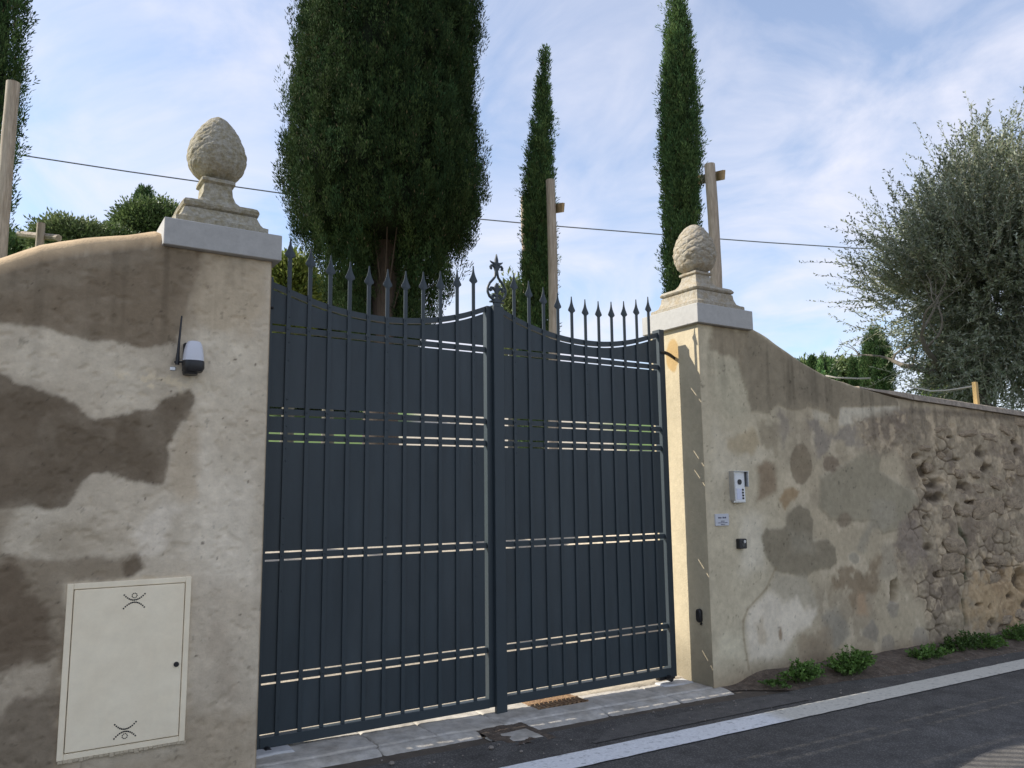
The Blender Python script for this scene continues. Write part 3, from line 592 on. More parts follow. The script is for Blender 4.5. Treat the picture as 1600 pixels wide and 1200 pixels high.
# coping stones on the lower run
x = 4.25; k = 0
while x < 14:
    L = random.uniform(.75, 1.25); zt0 = float(rtop(np.array(x)))+.012; zt1 = float(rtop(np.array(x+L)))+.012
    g = G(); n = 12; sec = []
    for i in range(n+1):
        xx = x+.004+(L-.008)*i/n; zz = zt0+(zt1-zt0)*i/n; j = .008*float(fbm(np.array(xx*8.), np.array(k*3.), 3))
        tp = .055*float(smooth(4.25, 5.2, xx))+.014
        sec.append([(xx, WY-.035*float(smooth(4.25, 4.8, xx))+j, zz-.006), (xx, WY-.035*float(smooth(4.25, 4.8, xx))+j+.008, zz+tp*.75), (xx, WY+.02+j, zz+tp+j), (xx, .06, zz+tp+.02), (xx, .13, zz+tp-.02), (xx, .13, zz-.006)])
    v = [p for s in sec for p in s]; f = []
    for i in range(n):
        for a in range(6): f.append((i*6+a, i*6+(a+1) % 6, (i+1)*6+(a+1) % 6, (i+1)*6+a))
    f += [tuple(range(5, -1, -1)), tuple(n*6+a for a in range(6))]
    g.add(v, f); g.build('coping_stone', M_coping, RW); x += L; k += 1
# rubble stones set in the mortar
def stone_mesh(seed):
    r = np.random.default_rng(seed); nu, nv = 12, 7; V = []
    off = r.random(2)*50; asp = r.uniform(2.2, 3.4)
    for i in range(nv+1):
        th = math.pi*i/nv
        for j in range(nu):
            ph = 2*math.pi*j/nu; d = np.array([math.cos(ph)*math.sin(th), math.cos(th), math.sin(ph)*math.sin(th)])
            d = np.sign(d)*np.abs(d)**.6
            V.append(d*(1+.9*float(fbm(np.array(d[0]*1.6+off[0]+d[1]), np.array(d[2]*1.6+off[1]), 3))))
    f = []
    for i in range(nv):
        for j in range(nu): f.append((i*nu+j, i*nu+(j+1) % nu, (i+1)*nu+(j+1) % nu, (i+1)*nu+j))
    g = G(); g.add(V, f); return g.mesh('stone', M_stone, sm=True)
SM = [stone_mesh(s) for s in range(9)]
STONES = [(595, 455, 48, 40), (655, 455, 26, 42), (590, 560, 44, 48), (450, 640, 48, 36), (440, 715, 56, 40), (345, 265, 20, 30), (395, 745, 26, 40), (700, 545, 30, 46), (640, 700, 30, 22), (640, 785, 36, 28), (740, 440, 34, 30), (675, 1025, 24, 20), (610, 1005, 20, 22), (730, 350, 26, 28), (500, 485, 24, 22), (415, 480, 30, 30), (405, 215, 18, 22), (490, 385, 20, 18), (660, 350, 34, 26), (540, 640, 26, 20), (760, 560, 26, 40), (545, 300, 24, 20), (690, 260, 40, 24), (480, 300, 22, 26), (770, 290, 30, 24), (345, 335, 22, 18), (755, 690, 34, 26), (690, 980, 24, 18), (745, 960, 22, 26), (560, 370, 22, 20), (620, 130, 40, 20), (700, 100, 40, 20), (520, 110, 36, 18), (760, 60, 34, 20), (310, 180, 26, 14), (380, 90, 30, 16)]
_sx = np.array([kk(z4k, a, b) for a, b, _, _ in STONES])
for i, (x, y, sx_, sy_) in enumerate(STONES):
    cx, cz = kk(z4k, x, y); x1, _ = kk(z4k, x+sx_, y); _, z2 = kk(z4k, x, y+sy_)
    o = link('stone', SM[i % 9], RW, (cx, WY-float(rdisp(np.array([[cx]]), np.array([[cz]]))[0, 0])+.034, cz))
    o.scale = ((x1-cx)*1.15, .050, (cz-z2)*1.1); o.rotation_euler = (0, random.uniform(-.25, .25), random.uniform(-.1, .1))
cnt = 0
while cnt < 46:
    cx = random.uniform(7.7, 12); cz = random.uniform(.1, 2.3)
    o = link('stone', SM[cnt % 9], RW, (cx, WY-.0, cz)); o.scale = (random.uniform(.07, .16), .07, random.uniform(.05, .1)); o.rotation_euler = (0, random.uniform(-.3, .3), 0); cnt += 1

# ------------------------------------------------------------------ pine cone finials
def finial(name, cx, cy, z0, ped, cone, mat, label, scales, seed):
    t = empty(name, (cx, cy, z0), label, 'finial', 'stone pine cones on the gate pillars')
    g = G()
    # square pedestal with mouldings, subdivided for chipped edges
    V = []; F = []; n = 40; prof = []
    for (a, b) in zip(ped[:-1], ped[1:]):
        st = max(1, int(math.hypot(b[0]-a[0], b[1]-a[1])/.012))
        prof += [(a[0]+(b[0]-a[0])*k/st, a[1]+(b[1]-a[1])*k/st) for k in range(st)]
    prof.append(ped[-1])
    m = 4*n
    for hw, z in prof:
        for k in range(m):
            s, u = divmod(k, n); u = -1+2*u/n
            x_, y_ = [(u, -1), (1, u), (-u, 1), (-1, -u)][s]
            rnd = 1-.03*smooth(.82, 1, abs(u))*1.0
            ch = 1+.030*float(fbm(np.array(x_*hw*14+seed), np.array(y_*hw*14+z*17), 4))
            V.append((cx+x_*hw*rnd*ch, cy+y_*hw*rnd*ch, z0+z))
    for i in range(len(prof)-1):
        for k in range(m): F.append((i*m+k, i*m+(k+1) % m, (i+1)*m+(k+1) % m, (i+1)*m+k))
    F += [tuple(range(m-1, -1, -1)), tuple((len(prof)-1)*m+k for k in range(m))]
    g.add(V, F); g.build('pedestal', mat, t, sm=True)
    zc = z0+ped[-1][1]
    # egg with overlapping carved scales
    nu, nv = 150, 130; th = np.linspace(0, 1, nv)[None, :]; ph = np.linspace(0, 2*math.pi, nu, endpoint=False)[:, None]
    rr = np.interp(th[0], [a for a, _ in cone['prof']], [b for _, b in cone['prof']])[None, :]+0*ph
    k = np.ones(9)/9; rr = np.stack([np.convolve(np.pad(r_, 4, mode='edge'), k, 'valid') for r_ in rr]); rr[:, 0] = .001+cone['prof'][0][1]*.9; rr[:, -1] = .002
    row = th*cone['rows']+.9*fbm(np.cos(ph)*2+seed*2+0*th, np.sin(ph)*2+th*4, 3); ri = np.floor(row); fr = row-ri; ns = cone['n']
    u = ph/(2*math.pi)*ns+.5*(ri % 2)+.55*fbm(np.cos(ph)*2.5+seed+0*th, np.sin(ph)*2.5+th*5, 3); fu = u-np.floor(u)-.5
    uu = ph/(2*math.pi)*ns+.35*fbm(np.cos(ph)*2.5+seed+0*th, np.sin(ph)*2.5+th*5, 3); vv = row*.5
    fa = (uu+vv) % 1-.5; fb = (uu-vv) % 1-.5; dm = np.maximum(np.abs(fa), np.abs(fb))
    sc = 1-(dm/.5)**2.2-.35*(fa-fb)
    amp = scales*np.clip(np.sin(math.pi*np.clip(th, .03, .97)), .1, 1)
    Rr = rr+amp*sc+.010*fbm(np.cos(ph)*4+seed+0*th, np.sin(ph)*4+th*9, 5)+.010*fbm(np.cos(ph)*14+seed+0*th, np.sin(ph)*14+th*30, 5, 0, .6)
    X = cx+Rr*np.cos(ph)*1; Y = cy+Rr*np.sin(ph); Z = zc+cone['h']*th+0*ph
    V = np.stack([X, Y, Z], -1).reshape(-1, 3); I = np.arange(nu*nv).reshape(nu, nv); Ir = np.roll(I, -1, 0)
    q = np.stack([I[:, :-1], Ir[:, :-1], Ir[:, 1:], I[:, 1:]], -1).reshape(-1, 4)
    me = fastmesh('cone', V-ORG[t.name], q, mat=mat, smoothf=True); link('cone', me, t, ORG[t.name])
    return t
pedL = [(.285, 0), (.285, .055), (.265, .058), (.245, .085), (.225, .135), (.215, .14), (.232, .15), (.238, .17), (.225, .192), (.19, .198), (.145, .215), (.112, .25), (.094, .295), (.088, .362), (.106, .374), (.106, .393), (.09, .404)]
pedL = [(a, b) for a, b in pedL]
finial('pine_cone_finial', -2.125, 0.0, 3.196, pedL, dict(prof=[(0, .07), (.04, .105), (.10, .140), (.2, .170), (.32, .183), (.42, .181), (.55, .165), (.68, .140), (.8, .108), (.9, .072), (.96, .045), (1, .004)], h=.458, rows=14, n=9), M_finial2, 'worn mossy stone pine cone finial on the left pillar cap', .005, 3.3)
pedR = [(.315, 0), (.315, .045), (.295, .05), (.262, .075), (.245, .12), (.24, .165), (.225, .17), (.245, .18), (.252, .195), (.235, .220), (.20, .226), (.152, .245), (.118, .285), (.100, .33), (.094, .365), (.112, .375), (.112, .392), (.095, .402)]
finial('pine_cone_finial', 2.262, 0.0, 3.212, pedR, dict(prof=[(0, .09), (.04, .125), (.10, .165), (.2, .180), (.3, .195), (.4, .196), (.52, .187), (.65, .168), (.78, .138), (.88, .106), (.95, .074), (1, .03)], h=.475, rows=13, n=8), M_finial, 'carved scaly stone pine cone finial on the right pillar cap', .011, 8.1)

# ------------------------------------------------------------------ gate
ROWZ = [2.667, 2.107, 1.938, 1.168, .406]; SP = .14377; X0 = .1877
def ztop(x):
    x = abs(x); return float(np.interp(x, [0, .08, .187, .33, .47, .61, .75, .9, 1.03, 1.17, 1.315, 1.465, 1.61, 1.80], [3.045, 3.012, 2.965, 2.918, 2.884, 2.858, 2.842, 2.835, 2.836, 2.846, 2.868, 2.900, 2.945, 3.005]))
xk = np.linspace(.0, 1.8, 61); zk = np.array([ztop(v) for v in xk]); zk = np.convolve(np.pad(zk, 3, mode='edge'), np.ones(7)/7, 'valid')
def ztop(x): return float(np.interp(abs(x), xk, zk))
HEAD = [(.014, 0), (.018, .006), (.031, .016), (.033, .024), (.029, .034), (.021, .050), (.014, .068), (.0085, .090), (.0055, .112), (.004, .134)]
def head_mesh():
    g = G(); poly = [(a, b) for a, b in HEAD]+[(-a, b) for a, b in HEAD[::-1]]
    # two-sided blade with a raised centre ridge
    n = len(HEAD); V = []; F = []
    for y, sgn in ((-.004, -1), (.004, 1)):
        for a, b in HEAD:
            V += [(-a, y*.45, b), (0, y*1.9 if a > .008 else y, b), (a, y*.45, b)]
    for s in range(2):
        o = s*n*3
        for i in range(n-1):
            for k in range(2):
                F.append((o+i*3+k, o+i*3+k+1, o+(i+1)*3+k+1, o+(i+1)*3+k))
    for i in range(n-1):
        for k in (0, 2): F.append((i*3+k, (i+1)*3+k, n*3+(i+1)*3+k, n*3+i*3+k))
    t = (n-1)*3; F.append((t, t+1, t+2, n*3+t+2, n*3+t+1, n*3+t)); F.append((0, n*3, n*3+1, n*3+2, 2, 1))
    g.add(V, F); g.v = [(a*1.12, b, c*1.06) for a, b, c in g.v]; return g.mesh('spear_head', M_gate)
HM = head_mesh()
def leaf(s, label):
    hx = s*1.77
    t = empty('gate_leaf', (hx, 0, -.04), label, 'gate', 'two leaves of the driveway gate')
    def bx(name, a, b, y0, y1, z0, z1, mat=M_gate, bev=.002, parent=None):
        x0, x1 = sorted((s*a, s*b)); return G().box((x0, y0, z0), (x1, y1, z1), bev).build(name, mat, parent or t)
    bx('bottom_rail', .075, 1.735, -.034, .030, .0, .064)
    bx('hinge_stile', 1.736, 1.794, -.032, .062, -.012, ztop(1.78)+.018)
    if s < 0: bx('meeting_stile', .006, .074, -.026, .034, .0, 3.015)
    else: bx('meeting_stile', .006, .074, -.026, .034, .0, 3.000)
    for z in ROWZ: bx('rail', .075, 1.735, -.010, .010, z-.020, z+.020, bev=.0015)
    # curved top rail
    g = G(); n = 48; V = []; F = []
    for i in range(n+1):
        xx = .075+(1.735-.075)*i/n; zt = ztop(xx)
        V += [(s*xx, -.012, zt-.042), (s*xx, -.012, zt), (s*xx, .012, zt), (s*xx, .012, zt-.042)]
    for i in range(n):
        for k in range(4): F.append((i*4+k, i*4+(k+1) % 4, (i+1)*4+(k+1) % 4, (i+1)*4+k))
    F += [(0, 1, 2, 3), (n*4+3, n*4+2, n*4+1, n*4)]
    g.add(V, F).build('top_rail', M_gate, t)
    # sheet panels with slots round every rail
    edges = [.080]+sum([[z-.0315, z+.0315] for z in ROWZ[::-1]], [])
    pa, pb = (.096, 1.7355) if s < 0 else (.0745, 1.714)
    for i in range(0, len(edges)-1, 2):
        bx('panel', pa, pb, -.0100, -.0064, edges[i], edges[i+1], M_gate2, bev=0)
    g = G(); V = []; F = []
    for i in range(n+1):
        xx = pa+(pb-pa)*i/n; zt = ztop(xx)-.054
        V += [(s*xx, -.010, edges[-1]), (s*xx, -.010, zt), (s*xx, -.0064, zt), (s*xx, -.0064, edges[-1])]
    for i in range(n):
        for k in range(4): F.append((i*4+k, i*4+(k+1) % 4, (i+1)*4+(k+1) % 4, (i+1)*4+k))
    F += [(0, 1, 2, 3), (n*4+3, n*4+2, n*4+1, n*4)]
    g.add(V, F).build('panel', M_gate2, t)
    riv = G()
    def rivet(x, z, r=.0065):
        riv.lathe([(r, 0), (r*.8, .003), (r*.35, .0048)], (0, 0, 0), n=6)
        k = 18; 
        for i in range(len(riv.v)-k, len(riv.v)):
            a, b, c = riv.v[i]; riv.v[i] = (x+a, -.0218-c, z+b)
    for k in range(11):
        xx = s*(X0+SP*k); zt = ztop(xx)
        b = G().box((xx-.014, -.0225, .0645), (xx+.014, -.0135, zt+.212), .0008).build('bar', M_gate, t, org=(xx, -.016, .064))
        h = link('spear_head', HM, b, (xx, -.0180, zt+.210))
        for z in ROWZ: rivet(xx, z)
        rivet(xx, zt-.021)
        if k in (0, 5, 10):
            for z in (.16, .62, .95, 1.25, 1.40, 1.78, 1.86, 2.02, 2.20, 2.45, 2.58, 2.76):
                rivet(xx+.006, z+.01*random.uniform(-1, 1), .0055)
    tag(riv.build('rivets', M_gate, t), kind='stuff')
    # hinge eye bolts and ground pivot
    for z in (2.80,):
        G().tube([(s*1.735, -.038, z), (s*1.80, -.038, z)], .010, 8).tube([(s*1.79, -.036, z), (s*1.84, -.020, z-.002), (s*1.89, -.006, z-.012), (s*1.945, .0, z-.034)], [.016, .017, .017, .015], 10).build('hinge', M_black, t, sm=True)
    G().box((s*1.60, -.025, -.03), (s*1.78, .028, -.001), .003).tube([(s*1.69, -.03, -.012), (s*1.69, -.075, -.014)], .024, 12).build('ground_pivot', M_black, t, sm=True)
    return t
LL = leaf(-1, 'anthracite metal gate leaf beside the pillar with the cream meter door')
RL = leaf(1, 'anthracite metal gate leaf beside the intercom pillar, with the wide centre post')
# centre post with fleur-de-lis ornament belongs to the right leaf
G().box((-.030, -.062, -.046), (.062, -.0275, 3.012), .003).build('cover_post', M_gate, RL)
orn_c = (.008, -.045)
def ornament():
    g = G(); ox, oy = orn_c; zb = 3.012
    P = lambda x, z: (ox+x, oy, zb+z)
    g.box((ox-.030, oy-.014, zb), (ox+.030, oy+.014, zb+.030), .002)
    g.box((ox-.062, oy-.016, zb+.030), (ox+.062, oy+.016, zb+.043), .003)
    g.prism([(ox-.030, zb+.043), (ox+.030, zb+.043), (ox+.018, zb+.066), (ox-.018, zb+.066)], oy-.012, oy+.012)
    for sg in (-1, 1):        # drop-shaped loop
        pts = [(0, .050), (.034, .054), (.066, .076), (.082, .110), (.081, .148), (.062, .184), (.036, .212), (.016, .236), (.010, .262), (.008, .28)]
        pts = np.array(pts); tt = np.linspace(0, 1, len(pts)); t2 = np.linspace(0, 1, 28)
        g.tube([P(sg*np.interp(t, tt, pts[:, 0]), np.interp(t, tt, pts[:, 1])) for t in t2], .0105, 7)
        # inner lily petals
        g.tube([P(sg*a, b) for a, b in ((.004, .100), (.016, .128), (.032, .148), (.048, .148), (.056, .134), (.051, .120))], [.007, .010, .011, .013, .015, .013], 7)
        g.tube([P(sg*a, b) for a, b in ((.006, .078), (.018, .090), (.032, .094), (.040, .086), (.036, .074), (.026, .074), (.024, .082))], [.007, .008, .0085, .0085, .008, .0075, .006], 6)
        # upper leaf volutes
        g.tube([P(sg*a, b) for a, b in ((.006, .300), (.018, .318), (.032, .330), (.046, .330), (.054, .318), (.050, .305), (.042, .303))], [.009, .011, .011, .011, .012, .012, .009], 7)
        g.tube([P(sg*a, b) for a, b in ((.010, .338), (.028, .350), (.044, .356), (.060, .366))], [.014, .011, .008, .003], 7)
    lily = [(0, .192), (.012, .178), (.019, .160), (.014, .138), (.008, .120), (.010, .060), (-.010, .060), (-.008, .120), (-.014, .138), (-.019, .160), (-.012, .178)]
    g.prism([(ox+a, zb+b) for a, b in lily], oy-.008, oy+.008)
    sp = [(0, .428), (.006, .405), (.013, .380), (.014, .362), (.026, .338), (.024, .318), (.012, .285), (.010, .258), (-.010, .258), (-.012, .285), (-.024, .318), (-.026, .338), (-.014, .362), (-.013, .380), (-.006, .405)]
    g.prism([(ox+a, zb+b) for a, b in sp], oy-.009, oy+.009)
    return g
ornament().build('fleur_de_lis', M_gate, RL, sm=True)

# ------------------------------------------------------------------ things on the walls
def ontop(p): return np.array(p)
# meter cabinet door
mb = empty('meter_cabinet', (-2.55, WY, .2), 'cream metal meter cabinet door set into the left plaster wall', 'cabinet door')
x0, x1, z0, z1 = -2.853, -2.231, .206, 1.101; fy = WY-.016
fr = G()
fr.box((x0, fy, z0), (x0+.030, WY+.05, z1), .002).box((x1-.030, fy, z0), (x1, WY+.05, z1), .002).box((x0+.0305, fy, z1-.030), (x1-.0305, WY+.05, z1), .002).box((x0+.0305, fy, z0), (x1-.0305, WY+.05, z0+.030), .002)
fr.build('frame', M_cream, mb)
dr = G().box((x0+.0345, fy-.003, z0+.0345), (x1-.0345, WY+.03, z1-.0345), .003).build('door', M_cream, mb)
g = G().tube([(x1-.062, fy-.002, .625), (x1-.062, fy-.010, .625)], .014, 16).tube([(x1-.062, fy-.009, .625), (x1-.062, fy-.013, .625)], .008, 12)
g.build('lock', M_black, dr, sm=True)
vent = G()
def hole(x, z, r=.0046): vent.tube([(x, fy-.0020, z), (x, fy-.0038, z)], r, 8)
for zc, up in ((.998, 1), (.302, -1)):
    xc = -2.525 if up > 0 else -2.537
    for k in range(13):
        a = -1+2*k/12
        hole(xc+a*.052, zc-up*.004+up*(.030*a*a)); hole(xc+a*.052, zc-up*.016-up*(.030*a*a))
    for k in range(9):
        a = 2*math.pi*k/9; hole(xc+.0125*math.cos(a), zc+up*.020+.0125*math.sin(a), .0034)
tag(vent.build('vent_holes', M_black, dr), kind='stuff')
g = G()
for i in range(26):
    xx = x0+.005+.024*i; g.box((xx, WY-.014-random.random()*.004, z0-.012-.010*random.random()), (xx+.0235, WY+.02, z0-.0005), .002)
g.build('mortar_bead', material('lime_mortar', (.50, .42, .30), .95, var=.25, vscale=20, bump=.004), mb)

# flashing lamp with antenna
lp = empty('gate_lamp', (-2.28, WY, 2.27), 'grey domed warning lamp with thin black antenna on left pillar', 'lamp')
lx0, lzb = -2.283, 2.272
def loft(rings, n=24):
    V = []; F = []
    for (cx, cy, z, rx_, ry_) in rings:
        for k in range(n):
            a = 2*math.pi*k/n; c, s_ = math.cos(a), math.sin(a)
            V.append((cx+rx_*np.sign(c)*abs(c)**.75, cy+ry_*np.sign(s_)*abs(s_)**.75, z))
    for i in range(len(rings)-1):
        for k in range(n): F.append((i*n+k, i*n+(k+1) % n, (i+1)*n+(k+1) % n, (i+1)*n+k))
    F += [tuple(range(n-1, -1, -1)), tuple((len(rings)-1)*n+k for k in range(n))]
    return G().add(V, F)
cy = WY-.062
loft([(lx0-.012, cy+.01, 2.262, .038, .045), (lx0-.012, cy+.01, 2.276, .042, .05), (lx0, cy, 2.278, .050, .052), (lx0+.002, cy, 2.300, .060, .060), (lx0, cy, 2.335, .061, .060), (lx0, cy, 2.342, .059, .058)]).build('base', M_black, lp, sm=True)
loft([(lx0, cy, 2.3425, .0575, .057), (lx0+.000, cy, 2.37, .0565, .056), (lx0, cy, 2.41, .051, .051), (lx0, cy, 2.44, .044, .045), (lx0, cy, 2.456, .036, .037), (lx0, cy, 2.462, .022, .022)]).build('lens', M_lens, lp, sm=True)
G().box((lx0-.05, WY-.035, 2.285), (lx0+.05, WY+.004, 2.455), .006).build('backplate', M_black, lp)
G().tube([(lx0-.098, WY-.03, 2.335), (lx0-.055, WY-.04, 2.338)], .006, 8).tube([(lx0-.082, WY-.033, 2.32), (lx0-.081, WY-.034, 2.36), (lx0-.080, WY-.034, 2.40), (lx0-.070, WY-.036, 2.612)], [.012, .011, .008, .0045], 8).build('antenna', M_black, lp, sm=True)
G().box((lx0-.115, WY-.006, 2.287), (lx0-.083, WY+.003, 2.312), .004).tube([(lx0-.1, WY-.005, 2.3), (lx0-.1, WY-.008, 2.3)], .004, 8).build('clip', M_steel, lp)

# intercom with rain hood
ic = empty('intercom', (2.335, WY, 1.45), 'silver intercom panel with camera eye and call buttons on right pillar', 'intercom')
a0, a1, b0, b1 = 2.262, 2.412, 1.450, 1.722; d0 = WY-.030
G().box((a0, d0, b0), (a1, WY+.004, b1), .003).build('housing', M_steel, ic)
g = G(); t_ = .006
g.box((a0-.018, d0-.034, b1+.001), (a1+.022, WY+.003, b1+t_+.001), .001).box((a0-.018, d0-.030, b0+.02), (a0-.012, WY+.003, b1+.0005), .001)
g.box((a1+.012, d0-.030, b0+.14), (a1+.018, WY+.003, b1+.0005), .001).build('rain_hood', M_steel, ic)
G().box((a0+.02, d0-.004, b0+.012), (a1-.012, d0-.0005, b1-.014), .001).build('face_plate', material('satin_aluminium', (.68, .69, .72), .4, metal=.3), ic)
G().tube([((a0+a1)/2, d0-.0045, 1.632), ((a0+a1)/2, d0-.010, 1.632)], .024, 20).build('camera_eye', M_black, ic, sm=True)
G().box((a0+.034, d0-.0065, 1.478), (a1-.055, d0-.0045, 1.575), .001).build('name_card', material('card_white', (.62, .65, .78), .4), ic)
for k in range(4): G().box((a1-.048, d0-.009, 1.480+k*.025), (a1-.026, d0-.0045, 1.497+k*.025), .002).build('call_button', M_black, ic)

# small name plate with lines of print
px0, px1, pz0, pz1 = 2.040, 2.205, 1.256, 1.357
npl = empty('name_plate', (2.12, WY, 1.25), 'small grey printed plate beside the pillar corner below the intercom', 'plate')
G().box((px0, WY-.012, pz0), (px1, WY+.004, pz1), .001).build('plate', M_plate, npl)
def text(body, x, z, size, parent):
    cu = bpy.data.curves.new('print', 'FONT'); cu.body = body; cu.size = size; cu.align_x = 'CENTER'; cu.extrude = .0003
    o = bpy.data.objects.new('tmp', cu); C.objects.link(o); bpy.context.view_layer.update()
    me = bpy.data.meshes.new_from_object(o.evaluated_get(bpy.context.evaluated_depsgraph_get())); bpy.data.objects.remove(o); me.materials.append(M_ink); me.name = 'print'
    p = link('print', me, parent, (x, WY-.0128, z)); p.rotation_euler = (R(90), 0, 0); return p
# the print is too small to read in the picture: rows of dashes at the size of the lines
def dashes(z, w_, h, xc, seed):
    r = random.Random(seed); g = G(); x = xc-w_/2
    while x < xc+w_/2:
        l = r.uniform(.5, 1.1)*h; g.box((x, WY-.0132, z), (x+l, WY-.0118, z+h*r.uniform(.7, 1))); x += l+h*.22
    tag(g.build('print', M_ink, npl), kind='stuff')
dashes(1.318, .040, .014, 2.093, 1); dashes(1.318, .038, .014, 2.145, 2); dashes(1.291, .042, .008, 2.125, 3); dashes(1.278, .115, .006, 2.122, 4); dashes(1.264, .05, .006, 2.128, 5)

# key switch
ks = empty('key_switch', (2.35, WY, 1.05), 'small black square key switch box below the intercom', 'switch')
G().box((2.292, WY-.045, 1.050), (2.385, WY+.004, 1.136), .006).build('box', M_black, ks)
G().tube([(2.352, WY-.0455, 1.112), (2.352, WY-.050, 1.112)], .014, 16).build('key_cover', M_steel, ks, sm=True)
G().tube([(2.335, WY-.0455, 1.085), (2.335, WY-.048, 1.085)], .018, 16).build('dial', material('dark_grey', (.05, .05, .05), .5), ks, sm=True)
# photocell on the return of the right pillar
pcx = 1.94
ph_ = empty('photocell', (pcx, -.19, .43), 'black gate photocell low on the inner side of right pillar', 'sensor')
g = G()
n = 20; prof = []
for k in range(n):
    a = 2*math.pi*k/n; c, s_ = math.cos(a), math.sin(a); prof.append((-.188+.030*c, .497+.030*s_+(.028 if s_ > 0 else -.028)))
V = [(pcx+.002, p[0], p[1]) for p in prof]+[(pcx-.022, p[0], p[1]) for p in prof]+[(pcx-.030, -.188+(p[0]+.188)*.75, .497+(p[1]-.497)*.85) for p in prof]
F = [tuple(range(n)), tuple(range(3*n-1, 2*n-1, -1))]
for i in range(2):
    for k in range(n): F.append((i*n+k, i*n+(k+1) % n, (i+1)*n+(k+1) % n, (i+1)*n+k))
g.add(V, F).build('housing', M_black, ph_, sm=True)
G().tube([(pcx-.004, -.205, .437), (pcx-.02, -.212, .428)], .009, 8).build('cable_gland', M_black, ph_, sm=True)

# ------------------------------------------------------------------ vegetation
def leaves_mesh(name, P, D, L, W, colr, mat, bend=.0):
    """kite-shaped leaves: P base, D direction, L length, W width"""
    n = len(P); D = D/np.linalg.norm(D, axis=1, keepdims=True)
    a = rng.normal(size=(n, 3)); S = np.cross(D, a); S /= np.linalg.norm(S, axis=1, keepdims=True); Nn = np.cross(S, D)
    L = np.broadcast_to(L, n)[:, None]; W = np.broadcast_to(W, n)[:, None]
    V = np.stack([P, P+D*L*.45+S*W*.5+Nn*W*.15, P+D*L+Nn*L*bend, P+D*L*.45-S*W*.5+Nn*W*.15], 1).reshape(-1, 3)
    q = np.arange(4*n).reshape(n, 4)
    me = fastmesh(name, V, q, mat=mat); setcol(me, np.repeat(colr, 4, 0)); return me
def merge(V1, q1, V2, q2): return np.concatenate([V1, V2]), np.concatenate([q1, q2+len(V1)])
